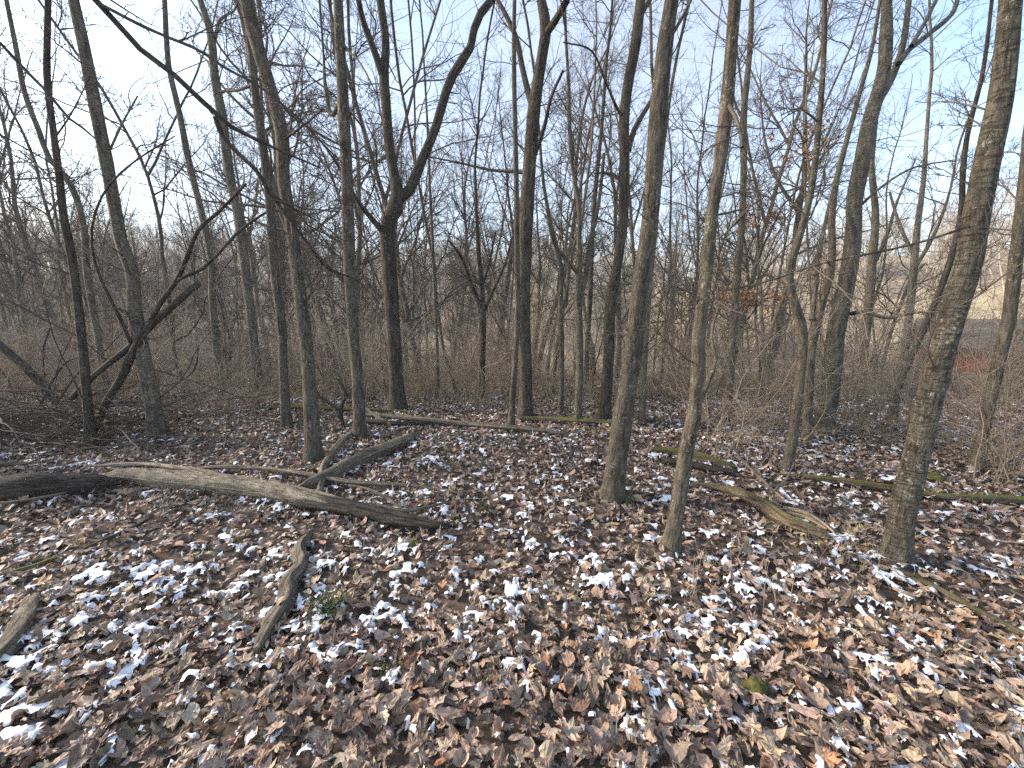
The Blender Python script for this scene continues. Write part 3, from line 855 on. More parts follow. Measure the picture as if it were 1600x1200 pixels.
def fallen(name, label, stems, bark, y, twigs=8, cat='fallen tree', group=None, seed=0):
    r_ = np.random.default_rng(300 + seed)
    tk = MB(); cr = MB(); first = None
    for st in stems:
        dy = st[0]; pts = st[1:]
        P, R = px_tubes(tk, pts, y + dy[0], y + dy[1])
        if first is None: first = P[0].copy()
        crown_on(cr, P, R, 2.0, twigs, 0.3, r_, 0.28, 4, 3, 0.0018, 0.0, (0.6, 1.2))
    base = np.array([first[0], first[1], float(height(first[0], first[1]))])
    root = empty(name, base)
    for ob in (tk, cr): ob.v = [v - base for v in ob.v]
    tk.build('trunk', M[bark], root)
    cr.build('crown', M['twig'], root)  # dead twigs scattered along the fallen stems, not a full tree crown
    return tag(root, label, cat, group)

yf = 4.58
fallen('fallen_tree', 'broken dead trunk leaning up to a snapped tip, with crossed limbs, at left',
       [((0, 0), (140, 690, 14), (165, 630, 15), (190, 590, 15), (207, 552, 16), (222, 525, 14), (240, 500, 8)),
        ((-0.1, 0.2), (112, 622, 13), (155, 580, 13), (205, 540, 13), (240, 505, 13), (285, 465, 12), (311, 442, 12)),
        ((0.1, 0.3), (235, 502, 9), (255, 467, 9), (277, 437, 8), (291, 405, 8), (315, 353, 7), (336, 336, 6), (385, 287, 4)),
        ((0.15, 0.5), (279, 437, 6), (320, 417, 6), (336, 402, 5), (371, 364, 5), (430, 322, 4)),
        ((0.0, -0.3), (206, 538, 7), (180, 482, 7), (155, 430, 6), (146, 400, 5), (143, 367, 5), (165, 297, 4), (189, 270, 4), (231, 238, 3), (273, 213, 2)),
        ((0.0, -0.1), (237, 501, 4), (222, 504, 4), (203, 500, 4), (199, 488, 3), (160, 486, 2), (130, 488, 2))], 'bark_dark', yf, 7, seed=1)
yf2 = hit(90, 652)[1]
fallen('fallen_tree', 'leaning black dead trunk slanting down from the left border to the stick heap',
       [((0, 0), (98, 642, 15), (80, 618, 17), (40, 575, 18), (0, 540, 18), (-60, 490, 18), (-150, 420, 16)),
        ((0.2, 0.2), (170, 566, 3), (120, 525, 4), (70, 500, 5), (30, 478, 5), (0, 464, 6), (-60, 430, 7)),
        ((0.2, 0.2), (0, 575, 4), (15, 600, 4), (25, 625, 3)),
        ((0.2, 0.1), (78, 512, 4), (68, 545, 3), (70, 590, 2)), ((-.2, -.4), (60, 640, 5), (85, 590, 5), (105, 565, 4), (135, 555, 3)), ((-.3, -.1), (120, 668, 5), (60, 650, 6), (0, 640, 6), (-60, 636, 5)), ((-.4, -.2), (290, 712, 3), (225, 690, 4), (150, 668, 5), (90, 660, 4)), ((-.1, .1), (310, 540, 2), (304, 577, 3), (268, 600, 4), (190, 592, 4), (150, 600, 3))], 'bark_dark', yf2, 6, seed=2)

fallen('dead_branch', 'black gnarled dead branch tangle between the lichen spotted and mossy trunks',
       [((0, 0.1), (536, 668, 7), (532, 640, 8), (540, 615, 6), (530, 597, 4), (524, 590, 2)),
        ((0, -0.2), (534, 642, 6), (515, 630, 6), (497, 618, 5), (490, 600, 3), (482, 590, 2)),
        ((0, 0.3), (532, 650, 5), (512, 646, 5), (492, 640, 4), (478, 648, 2)),
        ((0, 0.2), (538, 625, 5), (548, 612, 4), (552, 596, 2))], 'bark_dark', hit(536, 668)[1], 4, 'branch', seed=3)
def log(name, label, pts, bark, cat='log', jag=0.28, sides=14, n=34, sink=0.3, group=None, extra=(), rough_end=True):
    tk = MB()
    W, R = [], []
    for (px, py, w) in pts:
        p = hit(px, py); t = float((p - CAM) @ FW); r = px_radius(px, w, t) * (1 + 0.15)
        W.append([p[0], p[1], height(p[0], p[1]) + 0.035 + r * (1 - sink)]); R.append(r)
    P, Rr = resample(W, R, n)
    if rough_end:
        Rr[0] *= 0.5; Rr[1] *= 0.8; Rr[-1] *= 0.4; Rr[-2] *= 0.75
    tk.tubes(P, Rr, sides + 8, jag, True, split=0.6)
    base = P[n // 2].copy(); base[2] = height(base[0], base[1])
    tk.v = [v - base for v in tk.v]
    o = tk.build(name, M[bark]); o.location = base
    tag(o, label, cat, group)
    for (nm, ptl, bk, lift) in extra:
        for pl in ptl:
            e = MB()
            W, R = [], []
            for (px, py, w) in pl:
                p = hit(px, py); t = float((p - CAM) @ FW); r = px_radius(px, w, t)
                W.append([p[0], p[1], height(p[0], p[1]) + 0.03 + r * 0.6 + lift]); R.append(r)
            Pq, Rq = resample(W, R, 12); Rq[-1] *= 0.3
            e.tubes(Pq, Rq, 8, 0.35, True)
            e.v = [v - base for v in e.v]
            e.build(nm, M[bk], o)
    return o

log('rotten_log', 'thick black rotten log entering from the left border', [(-170, 782, 46), (-80, 782, 52), (0, 783, 54), (60, 780, 50), (120, 775, 42), (185, 768, 26)], 'log_dark', extra=[
    ('loose_bark', [[(-60, 752, 12), (0, 748, 12), (30, 746, 9), (60, 744, 5)], [(0, 812, 6), (60, 804, 6), (110, 792, 3)]], 'log_grey', 0.10)], jag=0.4, sides=18)
log('weathered_log', 'long pale barkless log ending in a black splintered tip, left of centre', [(160, 752, 10), (205, 756, 24), (260, 763, 29), (330, 770, 28), (420, 783, 27), (480, 795, 22), (540, 806, 10)], 'log_pale', extra=[
    ('splintered_end', [[(470, 788, 13), (540, 800, 15), (620, 818, 12), (685, 832, 6)], [(465, 799, 14), (540, 812, 16), (620, 830, 14), (704, 839, 7)], [(500, 797, 14), (580, 812, 15), (650, 827, 12), (712, 836, 6)], [(440, 792, 8), (520, 803, 10), (600, 818, 8), (660, 824, 4)]], 'log_dark', 0.03),
    ('splinter', [[(150, 745, 7), (210, 742, 10), (280, 748, 10), (350, 757, 6)], [(200, 752, 8), (300, 757, 11), (400, 769, 9), (450, 777, 4)], [(330, 762, 7), (420, 774, 10), (500, 790, 8), (540, 798, 4)]], 'log_pale', 0.07),
    ('side_branch', [[(590, 806, 7), (640, 814, 6), (670, 808, 5), (703, 799, 4)]], 'log_grey', 0.05)], sides=20, n=44, jag=0.3)
log('fallen_log', 'grey log pointing away behind the long pale log', [(470, 772, 12), (500, 762, 17), (560, 730, 17), (620, 704, 14), (655, 688, 10)], 'log_grey', jag=0.35)
log('fallen_branch', 'crooked light grey branch resting on the shorter grey log', [(492, 805, 7), (503, 765, 9), (506, 742, 9), (514, 727, 9), (532, 704, 9), (552, 682, 7)], 'log_grey', 'branch', 0.15, 10, sink=-0.3)
log('fallen_branch', 'long thin straight stick lying across behind the pale log', [(300, 742, 4), (350, 740, 6), (400, 743, 7), (470, 752, 7), (540, 764, 6), (640, 769, 4), (725, 781, 3)], 'log_grey', 'branch', 0.12, 8, sink=-1.2)
log('fallen_branch', 'thin dark twig trailing right of the pale log towards the centre', [(540, 765, 3), (580, 775, 4), (610, 790, 4), (632, 808, 3)], 'log_grey', 'branch', 0.1, 7, sink=-.5)
log('fallen_log', 'thin pole lying across the back edge of the clearing', [(565, 655, 5), (640, 662, 7), (727, 671, 6), (800, 677, 6), (885, 686, 4)], 'log_grey', 'log', 0.2, 9, sink=-.6)
log('fallen_log', 'dark short log beside the pole at the back edge', [(568, 664, 7), (610, 668, 8), (660, 668, 7), (720, 662, 5)], 'log_dark', 'log', 0.3, 9)
log('fallen_log', 'moss topped log under the brush behind the mottled trunk', [(810, 659, 5), (860, 662, 7), (930, 665, 7), (975, 668, 4)], 'log_mossy', 'log', 0.3, 9)
log('fallen_log', 'thin grey pole sloping beside the foot of the mossy grey trunk', [(566, 640, 3), (580, 652, 4), (598, 664, 4), (612, 672, 3)], 'log_grey', 'log', 0.2, 7, sink=-1)
log('fallen_log', 'yellowish mossy log at the back edge near the Y tree', [(400, 642, 4), (470, 642, 6), (530, 645, 6), (600, 647, 5), (660, 650, 3)], 'log_mossy', 'log', 0.3, 8)
log('fallen_log', 'flat mossy slab behind the slender crooked trunk', [(1012, 709, 6), (1050, 714, 9), (1090, 722, 12), (1120, 731, 12), (1150, 738, 6)], 'log_mossy', 'log', 0.35, 10)
log('fallen_log', 'dark rotten log tucked under the flat mossy slab', [(1035, 728, 8), (1070, 733, 11), (1110, 741, 10), (1150, 745, 6)], 'log_dark', 'log', 0.35, 10)
log('fallen_log', 'curved brown log with a pale splintered end, between the crooked and banded trunks', [(1070, 766, 6), (1110, 770, 12), (1150, 781, 15), (1190, 801, 18), (1230, 829, 20), (1270, 843, 17), (1300, 852, 10)], 'log_olive', extra=[
    ('splintered_end', [[(1222, 806, 6), (1250, 812, 9), (1280, 828, 7), (1305, 848, 3)], [(1226, 812, 5), (1260, 822, 7), (1290, 840, 4)]], 'log_pale', 0.03)], n=28)
log('fallen_log', 'long low mossy log running behind the banded trunk to the right border', [(1215, 748, 7), (1290, 758, 11), (1390, 771, 11), (1470, 784, 13), (1560, 790, 17), (1700, 796, 19)], 'log_mossy', n=34)
log('fallen_log', 'half buried brown log below the banded trunk at the lower right', [(1392, 897, 9), (1450, 925, 13), (1520, 963, 15), (1600, 1003, 15), (1690, 1045, 14)], 'log_olive', sink=0.7)
log('fallen_branch', 'bark covered branch with snow flecks pointing towards the camera', [(487, 841, 11), (470, 870, 15), (474, 893, 17), (452, 925, 22), (447, 955, 23), (428, 983, 25), (416, 1004, 18), (402, 1030, 14)], 'log_grey', 'branch', 0.6, 14, sink=0.7)
log('rotten_log', 'broken grey log end by the lower left border', [(58, 940, 20), (48, 970, 32), (25, 1010, 38), (-15, 1050, 42), (-60, 1090, 40)], 'log_grey', jag=0.4, sides=16, sink=0.95)
log('fallen_branch', 'mossy stick in the litter left of the snow flecked branch', [(-30, 918, 9), (20, 905, 9), (60, 893, 9), (92, 880, 6)], 'log_mossy', 'branch', 0.3, 9)
log('fallen_branch', 'half buried rotten stick below the thick black log', [(130, 868, 6), (160, 856, 8), (200, 838, 7), (240, 815, 4)], 'log_dark', 'branch', 0.3, 9)
log('fallen_branch', 'thin dark stick lying in leaves above the lower left corner', [(196, 975, 3), (240, 955, 5), (290, 932, 5), (335, 912, 3)], 'log_dark', 'branch', 0.2, 8)
log('fallen_branch', 'forked thin grey stick behind the curved brown log', [(1150, 718, 3), (1175, 745, 4), (1200, 770, 4), (1212, 782, 4)], 'log_grey', 'branch', 0.12, 7, sink=-1.5, extra=[('fork', [[(1208, 786, 4), (1225, 768, 3), (1240, 735, 3)]], 'log_grey', 0.08)])
log('fallen_branch', 'short pale stick against the foot of the banded trunk', [(1325, 834, 3), (1350, 834, 4), (1382, 836, 3)], 'log_pale', 'branch', 0.15, 7, sink=-.5)
log('fallen_branch', 'upright looking pale stick end among bottom centre leaves', [(678, 1130, 7), (677, 1110, 9), (680, 1090, 8)], 'log_pale', 'branch', 0.3, 8, n=12)

# mounds of moss
def mound(label, px, py, wpx, hgt, sx=1.0):
    p = hit(px, py); t = float((p - CAM) @ FW)
    r = 0.5 * wpx * t / FPX / math.sqrt(1 + ((px - 800) / FPX) ** 2)
    nA, nR = 26, 9
    a = np.linspace(0, 2 * math.pi, nA, endpoint=False)
    V = []
    for k in range(nR):
        u = (k + 0.3) / nR
        rad = r * u * (1 + 0.35 * (fbm(np.cos(a) * 2 + px, np.sin(a) * 2, 71, 3) - 0.5) * 2)
        x = rad * np.cos(a) * sx; y = rad * np.sin(a) * 0.8
        z = hgt * (1 - u ** 2) * (0.7 + 0.6 * fbm(x * 14 + px, y * 14, 75, 2)) + 0.022 * (fbm(x * 70, y * 70, 72, 3) - 0.5) - 0.005 + 0.035
        V.append(np.stack([x, y, z], 1))
    V = np.concatenate(V)
    i = np.arange(nR - 1)[:, None]; j = np.arange(nA)[None]
    q = np.stack([i * nA + j, (i + 1) * nA + j, (i + 1) * nA + (j + 1) % nA, i * nA + (j + 1) % nA], -1).reshape(-1, 4)
    b = MB(); b.add(V, [q, np.arange(nA)[None]])
    o = b.build('mossy_stone', M['moss']); o.location = (p[0], p[1], float(height(p[0], p[1])))
    return tag(o, label, 'stone', None)
mound('moss covered stone in the lower right foreground leaves', 1178, 1085, 56, 0.045)
mound('bright green moss cushion behind the banded trunk', 1460, 752, 42, 0.05)
mound('small moss patch just below the splintered tip of the pale log', 646, 856, 24, 0.02)

# grass tufts
def tuft(label, px, py, n, h, name='grass_tuft'):
    p = hit(px, py)
    r_ = np.random.default_rng(int(px + py))
    base = np.array([p[0], p[1], float(height(p[0], p[1]))])
    pos = np.stack([r_.normal(0, h * 0.28, n), r_.normal(0, h * 0.22, n), np.full(n, 0.03)], 1)
    d = np.stack([r_.normal(0, 0.5, n), r_.normal(0, 0.5, n), np.full(n, 1.0)], 1) + pos * 4
    P = grow_paths(pos, d, r_.uniform(0.5, 1.1, n) * h, 6, 0.1, 0.0, r_, 0.45)
    b = MB(); b.tubes(P, np.linspace(0.0022, 0.0006, 6)[None] * np.ones((n, 1)), 3)
    o = b.build(name, M['green_blade']); o.location = base
    return tag(o, label, 'grass')
tuft('dark green grass tuft right of the snow flecked branch', 512, 962, 130, 0.13)
tuft('small green tuft near the bottom centre left', 600, 1060, 30, 0.06)
tuft('small grass tuft right of the splintered log tip', 760, 805, 40, 0.08)
tuft('small grass tuft at the foot of the straight grey trunk', 982, 792, 50, 0.08)

# ------------------------------------------------------------------ copied woodland trees
def copy_thing(src, loc, rz, sc, label=None, group=None):
    r = src.copy(); COL.objects.link(r)
    r.location = loc; r.rotation_euler = (0, 0, rz); r.scale = (sc, sc, sc)
    if label: r['label'] = label
    if group: r['group'] = group
    for ch in src.children:
        c = ch.copy(); COL.objects.link(c); c.parent = r
    return r

def tree_variant(seed, H, r0, prim, sec, ter, t0, lean, fork):
    r_ = np.random.default_rng(500 + seed)
    tk, cr = MB(), MB()
    d = np.array([[r_.normal(0, lean), r_.normal(0, lean), 1.0]])
    P = grow_paths(np.array([[0, 0, -0.3]]), d, np.array([H]), 26, 0.055, 0.03, r_)[0]
    t = np.linspace(0, 1, 26)
    R = r0 * (1 - t) ** 0.8 + 0.008; R[0] *= 1.35; R[1] *= 1.1
    tk.tubes(P, R, 8, 0.12)
    crown_on(cr, P, R, H, prim, t0, r_, 0.23, sec, ter, 0.0027, 0.035, (0.55, 1.3), 4, 0.17)
    for k in range(fork):
        a = int(r_.integers(8, 15)); d = unit(P[a + 1] - P[a]) + r_.normal(0, 0.4, 3) * [1, 1, 0]
        Q = grow_paths(P[a][None], d[None], np.array([H * (1 - a / 26) * 0.9]), 16, 0.05, 0.07, r_)[0]
        RQ = np.linspace(R[a] * 0.75, 0.008, 16)
        tk.tubes(Q, RQ, 7, 0.1)
        crown_on(cr, Q, RQ, H * 0.7, prim // 2, 0.1, r_, 0.23, sec, ter, 0.0027, 0.035, (0.55, 1.3), 4, 0.17)
    return tk, cr

protos = []
vr = np.random.default_rng(5)
for k in range(7):
    tk, cr = tree_variant(k, vr.uniform(11, 17), vr.uniform(0.055, 0.13), int(vr.integers(20, 28)), 7, 7, vr.uniform(0.12, 0.3), 0.05, int(vr.integers(0, 3)))
    protos.append((tk.mesh('trunk', M['bark_far']), cr.mesh('crown', M['twig'])))
sap = []
for k in range(6):
    r_ = np.random.default_rng(900 + k)
    tk, cr = MB(), MB()
    H = r_.uniform(3.5, 7)
    for m_ in range(int(r_.integers(1, 4))):
        d = np.array([[r_.normal(0, 0.16), r_.normal(0, 0.16), 1.0]])
        P = grow_paths(np.array([[r_.normal(0, 0.08), r_.normal(0, 0.08), -0.2]]), d, np.array([H * r_.uniform(0.7, 1)]), 18, 0.06, 0.02, r_)[0]
        R = np.linspace(r_.uniform(0.014, 0.03), 0.004, 18)
        tk.tubes(P, R, 6, 0.08)
        crown_on(cr, P, R, H, 13, 0.12, r_, 0.22, 5, 3, 0.0024, 0.06, (0.5, 1.0), 3)
    sap.append((tk.mesh('trunk', M['bark_far']), cr.mesh('crown', M['twig'])))

poles = []
for k in range(5):
    tk, cr = tree_variant(80 + k, vr.uniform(7.5, 11), vr.uniform(0.028, 0.05), int(vr.integers(16, 22)), 6, 6, vr.uniform(0.1, 0.25), 0.09, int(vr.integers(0, 2)))
    poles.append((tk.mesh('trunk', M['bark_far']), cr.mesh('crown', M['twig'])))
pr = np.random.default_rng(61)
spots = []
def far_enough(x, y, dmin):
    for (a, b) in OCC:
        if (a - x) ** 2 + (b - y) ** 2 < dmin * dmin: return False
    return True
MARKS = [(121, 'dark upright trunk'), (210, 'pale mottled trunk'), (472, 'lichen spotted trunk'), (549, 'mossy grey trunk'), (614, 'Y tree'),
         (819, 'forking mottled trunk'), (997, 'straight grey trunk'), (1097, 'slender crooked trunk'), (1243, 'S bent stem'), (1312, 'smooth leaning trunk'), (1491, 'banded trunk')]
ORD = ('first second third fourth fifth sixth seventh eighth ninth tenth eleventh twelfth thirteenth fourteenth fifteenth sixteenth '
       'seventeenth eighteenth nineteenth twentieth').split() + ['%dth' % k for k in range(21, 90)]
def to_px(x, y, z):
    d = np.array([x, y, z]) - CAM
    t = d @ FW
    return 800 + FPX * d[0] / t
def name_in_order(obs, kind, grp):
    """labels by the gap between two landmark trunks and the place in that gap, left to right"""
    bins = {}
    for o in obs:
        px = to_px(o.location.x, o.location.y, CAM_Z - 0.8)
        if px < -30 or px > 1630:
            side = 'left' if px < 0 else 'right'
            tag(o, 'bare %s mostly hidden past the %s border' % (kind, side), None, grp); continue
        k = sum(px > m for m, _ in MARKS)
        bins.setdefault(k, []).append((px, o))
    for k, lst in bins.items():
        lst.sort(key=lambda e: e[0])
        for q, (px, o) in enumerate(lst):
            if k == 0: where = 'left of the ' + MARKS[0][1]
            elif k == len(MARKS): where = 'right of the ' + MARKS[-1][1]
            else: where = 'between the %s and the %s' % (MARKS[k - 1][1], MARKS[k][1])
            tag(o, '%s background %s from left, %s' % (ORD[q], kind, where), None, grp)
def plant(kind, meshes, n, ymin, ymax, dmin, name, grp, s0, s1, power=1.0):
    obs = []
    made = 0; tries = 0
    while made < n and tries < n * 60:
        tries += 1
        y = ymin + (ymax - ymin) * pr.random() ** power
        x = pr.uniform(-1.55, 1.55) * (y + 2)
        if not far_enough(x, y, dmin): continue
        if not -25 < to_px(x, y, CAM_Z - 0.8) < 1625: continue
        if 21 < y < 29 and x > 20: continue
        if 1.08 < x / y < 1.26 and y > 9: continue
        if kind == 'tree' and x / y > 0.25 and pr.random() < 0.55: continue
        OCC.append((x, y))
        o = empty(name, (x, y, float(height(x, y))), pr.uniform(0, 6.28), pr.uniform(s0, s1))
        o.rotation_euler = (pr.normal(0, 0.03), pr.normal(0, 0.03), pr.uniform(0, 6.28))
        a, b = meshes[pr.integers(len(meshes))]
        link('trunk', a, o); link('crown', b, o)
        tag(o, None, kind.split()[-1]); obs.append(o)
        made += 1
    name_in_order(obs, kind, grp)
plant('tree', protos, 108, 10, 46, 1.6, 'woodland_tree', 'bare trees of the background woods', 0.75, 1.15, 0.9)
plant('pole tree', poles, 32, 7.4, 17, 0.7, 'pole_tree', 'slim pole trees behind the clearing', 0.8, 1.15, 1.0)
plant('sapling', sap, 100, 6.8, 26, 0.5, 'sapling', 'leafless saplings of the background thicket', 0.6, 1.15, 1.2)

# ------------------------------------------------------------------ undergrowth, dry grass, far woods (masses nobody could count)
SRC = bpy.data.collections.new('undergrowth_sources')
def shrub_mesh(seed, H, nst, mat, rmin=0.0024):
    r_ = np.random.default_rng(700 + seed)
    b = MB()
    pos = np.stack([r_.normal(0, 0.18, nst), r_.normal(0, 0.18, nst), np.full(nst, -0.1)], 1)
    d = np.stack([r_.normal(0, 0.45, nst), r_.normal(0, 0.45, nst), np.ones(nst)], 1)
    L = H * r_.uniform(0.6, 1.2, nst)
    P = grow_paths(pos, d, L, 10, 0.13, 0.0, r_, 0.10)
    R = np.linspace(1, 0.3, 10)[None] * r_.uniform(0.004, 0.009, (nst, 1)) * (H / 1.6)
    b.tubes(P, R, 4)
    A, RA, LA = spawn(P, R, L, 7, 0.15, 1, (0.4, 1.1), (0.25, 0.6), 0.6, rmin, 6, 0.17, 0.0, r_, 0.5, 0.08)
    b.tubes(A, RA, 3)
    B, RB, LB = spawn(A, RA, LA, 4, 0.2, 1, (0.4, 1.1), (0.3, 0.7), 0.7, rmin * 0.85, 4, 0.18, 0.0, r_, 0.6)
    b.tubes(B, RB, 3)
    return b.mesh('shrub_source', mat)
shrub_meshes = [shrub_mesh(k, h_, n_, M['twig_brush']) for k, (h_, n_) in enumerate([(1.3, 11), (1.7, 9), (2.1, 9), (1.0, 14), (2.6, 8)])]

def scatter_nodes(name, pts, scl, rot, idx, coll, mat_any):
    me = bpy.data.meshes.new(name)
    me.vertices.add(len(pts)); me.vertices.foreach_set('co', np.asarray(pts, np.float32).ravel())
    for nm, tp, dat in (('scl', 'FLOAT', scl), ('rot', 'FLOAT', rot), ('pick', 'INT', idx)):
        a = me.attributes.new(nm, tp, 'POINT'); a.data.foreach_set('value', np.asarray(dat, np.float32 if tp == 'FLOAT' else np.int32))
    me.update()
    o = link(name, me)
    ng = bpy.data.node_groups.new(name + '_nodes', 'GeometryNodeTree')
    ng.interface.new_socket('Geometry', in_out='INPUT', socket_type='NodeSocketGeometry')
    ng.interface.new_socket('Geometry', in_out='OUTPUT', socket_type='NodeSocketGeometry')
    N, Lk = ng.nodes, ng.links
    gi = N.new('NodeGroupInput'); go = N.new('NodeGroupOutput')
    ci = N.new('GeometryNodeCollectionInfo'); ci.inputs['Collection'].default_value = coll
    ci.inputs['Separate Children'].default_value = True; ci.inputs['Reset Children'].default_value = True
    ip = N.new('GeometryNodeInstanceOnPoints'); ip.inputs['Pick Instance'].default_value = True
    def named(nm, tp):
        a = N.new('GeometryNodeInputNamedAttribute'); a.data_type = tp; a.inputs['Name'].default_value = nm
        return a.outputs['Attribute']
    cx = N.new('ShaderNodeCombineXYZ'); Lk.new(named('rot', 'FLOAT'), cx.inputs[2])
    e2r = N.new('FunctionNodeEulerToRotation'); Lk.new(cx.outputs[0], e2r.inputs[0])
    Lk.new(gi.outputs[0], ip.inputs['Points']); Lk.new(ci.outputs[0], ip.inputs['Instance'])
    Lk.new(named('pick', 'INT'), ip.inputs['Instance Index']); Lk.new(e2r.outputs[0], ip.inputs['Rotation'])
    Lk.new(named('scl', 'FLOAT'), ip.inputs['Scale']); Lk.new(ip.outputs[0], go.inputs[0])
    md = o.modifiers.new('scatter', 'NODES'); md.node_group = ng
    return o

for m_ in shrub_meshes: link('shrub_source', m_, None, SRC)
ur = np.random.default_rng(83)
n = 520
y = 6.9 + 30 * ur.random(n) ** 1.5
x = ur.uniform(-1.5, 1.5, n) * (y + 1.5)
keep = ~((x / y > 0.3) & (y > 10) & (ur.random(n) < 0.6)) & (fbm(x * 0.35, y * 0.35, 58, 2) > 0.47) & ~((np.abs(x) < 5) & (y < 6.6)) & ~((y > 21) & (y < 29) & (x > 22)) & ~((x / y > 1.02) & (x / y < 1.3) & (y > 8) & (ur.random(n) < 0.97))
x, y = x[keep], y[keep]
z = height(x, y)
ug = scatter_nodes('undergrowth', np.stack([x, y, z], 1), ur.uniform(0.55, 1.15, len(x)), ur.uniform(0, 6.28, len(x)), ur.integers(0, 5, len(x)), SRC, None)
tag(ug, 'dense leafless brown brush filling the woods behind the clearing', 'undergrowth', None, 'stuff')

gr_ = np.random.default_rng(90)
n = 9500
y = 5.9 + 8 * gr_.random(n) ** 1.3
x = gr_.uniform(-1.3, 1.3, n) * (y + 1)
keep = fbm(x * 0.9, y * 0.9, 55, 2) > 0.42
x, y = x[keep], y[keep]; n = len(x)
pos = np.stack([x, y, height(x, y)], 1)
d = np.stack([gr_.normal(0, 0.3, n), gr_.normal(0, 0.3, n), np.ones(n)], 1)
P = grow_paths(pos, d, gr_.uniform(0.2, 0.95, n), 4, 0.16, 0, gr_, 0.2)
b = MB(); b.tubes(P, np.linspace(0.0024, 0.0009, 4)[None] * np.ones((n, 1)), 3)
o = b.build('dry_grass', M['dry_grass'])
tag(o, 'thin tan dry stems along the back edge of the clearing', 'grass', None, 'stuff')


# ------------------------------------------------------------------ shrubs, leafy saplings, seedlings, the stick heap
sr = np.random.default_rng(120)
SHR = [('tangled shrub at the right border before the red shed', [(1585, 735, 2, 1.0), (1560, 765, 1, 0.8), (1545, 730, 0, 0.7)], 'shrubs at the right border'),
       ('tangled shrub between the smooth leaner and banded trunk', [(1340, 690, 0, 1.0), (1375, 682, 1, 1.1), (1420, 690, 3, 1.1), (1455, 700, 0, 1.0), (1320, 672, 2, 0.8)], 'shrubs of the right thicket'),
       ('wispy bare shrub between the slender crooked trunk and the S bent stem', [(1125, 700, 1, 0.9), (1165, 690, 3, 0.9), (1200, 675, 0, 1.0)], 'shrubs right of the crooked trunk'),
       ('bare shrub beside the pale mottled trunk', [(300, 640, 1, 0.9), (345, 650, 0, 0.8), (385, 640, 3, 0.9), (270, 655, 3, 0.7)], 'shrubs right of the pale mottled trunk'),
       ('bare shrub rising behind the leaning black dead trunk', [(30, 640, 2, 0.9), (75, 630, 1, 1.0), (-20, 660, 0, 1.0), (190, 630, 1, 0.8)], 'shrubs at the left border')]
for lab, lst, grp in SHR:
    for rank, (px, py, k, sc) in enumerate(sorted(lst)):
        p = hit(px, py)
        o = link('shrub', shrub_meshes[k]); o.location = (p[0], p[1], float(height(p[0], p[1])))
        o.rotation_euler = (0, 0, sr.uniform(0, 6.28)); o.scale = (sc, sc, sc)
        tag(o, ORD[rank] + ' from left: ' + lab, 'shrub', grp)

def add_leaves(mb, centres, size, r_, droop=0.4):
    n = len(centres)
    Rm = rot_mats(n, 0.9, r_)
    tv = np.array([(0, -1, 0), (0.38, -0.2, 0.08), (0.3, 0.5, 0.1), (0, 1, -0.1), (-0.3, 0.5, 0.1), (-0.38, -0.2, 0.08)])
    V = np.einsum('nij,vj->nvi', Rm, tv) * (size * r_.uniform(0.6, 1.2, n))[:, None, None] + centres[:, None, :]
    f = np.array([(0, 1, 2, 3), (0, 3, 4, 5)])
    mb.add(V, [(f[None] + (np.arange(n) * 6)[:, None, None]).reshape(-1, 4)])

def leafy(name, label, cat, base_px, y, path, clusters, nleaf, size, mat, seed, prim=6):
    r_ = np.random.default_rng(seed)
    W, R = [], []
    for (px, py, w) in path:
        p, t = on_plane(px, py, y); W.append(p); R.append(px_radius(px, w, t))
    base = W[0].copy(); base[2] = height(base[0], base[1]); W[0] = base - [0, 0, 0.05]
    P, Rr = resample(W, R, 20)
    tk, cr, fo = MB(), MB(), MB()
    tk.tubes(P, Rr, 6, 0.1)
    for (cx, cy, rx, ry) in clusters:
        c, t = on_plane(cx, cy, y)
        # boughs from the stem into the cluster, with the leaves hanging along them
        k = int(np.argmin(np.linalg.norm(P - (c - [0, 0, 0.15]), axis=1)))
        nb = prim
        tgt = c + np.stack([r_.normal(0, rx * t / FPX * 0.6, nb), r_.normal(0, rx * t / FPX * 0.6, nb), r_.normal(0, ry * t / FPX * 0.5, nb)], 1)
        for q in range(nb):
            mid = (P[k] + tgt[q]) / 2 + r_.normal(0, 0.05, 3)
            B, RB = resample([P[k], mid, tgt[q]], [0.005, 0.003, 0.0015], 8)
            cr.tubes(B, RB, 4)
            A, RA, LA = spawn(B[None], RB[None], np.array([0.7]), 5, 0.4, 1, (0.4, 1.0), (0.3, 0.7), 0.7, 0.0012, 5, 0.15, 0, r_)
            cr.tubes(A, RA, 3)
            m_ = nleaf // nb
            tt = r_.uniform(0.3, 1, m_); ii = r_.integers(0, len(A), m_)
            pos, _, _ = at_t(A, RA, ii, tt)
            add_leaves(fo, pos + r_.normal(0, 0.012, pos.shape) - [0, 0, 0.01], size, r_)
    root = empty(name, base)
    for ob in (tk, cr, fo): ob.v = [v - base for v in ob.v]
    tk.build('trunk', M['bark_far'], root); cr.build('crown', M['twig'], root); fo.build('foliage', M[mat], root)
    tag(root, label, cat)
leafy('leafy_sapling', 'sapling still holding copper brown leaves left of the S bent stem', 'sapling', None, 7.2,
      [(1190, 640, 6), (1186, 560, 5), (1180, 500, 4), (1184, 440, 3), (1180, 340, 3), (1172, 300, 2)], [(1160, 462, 40, 14), (1205, 472, 40, 16), (1195, 345, 30, 12)], 420, 0.036, 'brown_leaf', 5, 9)
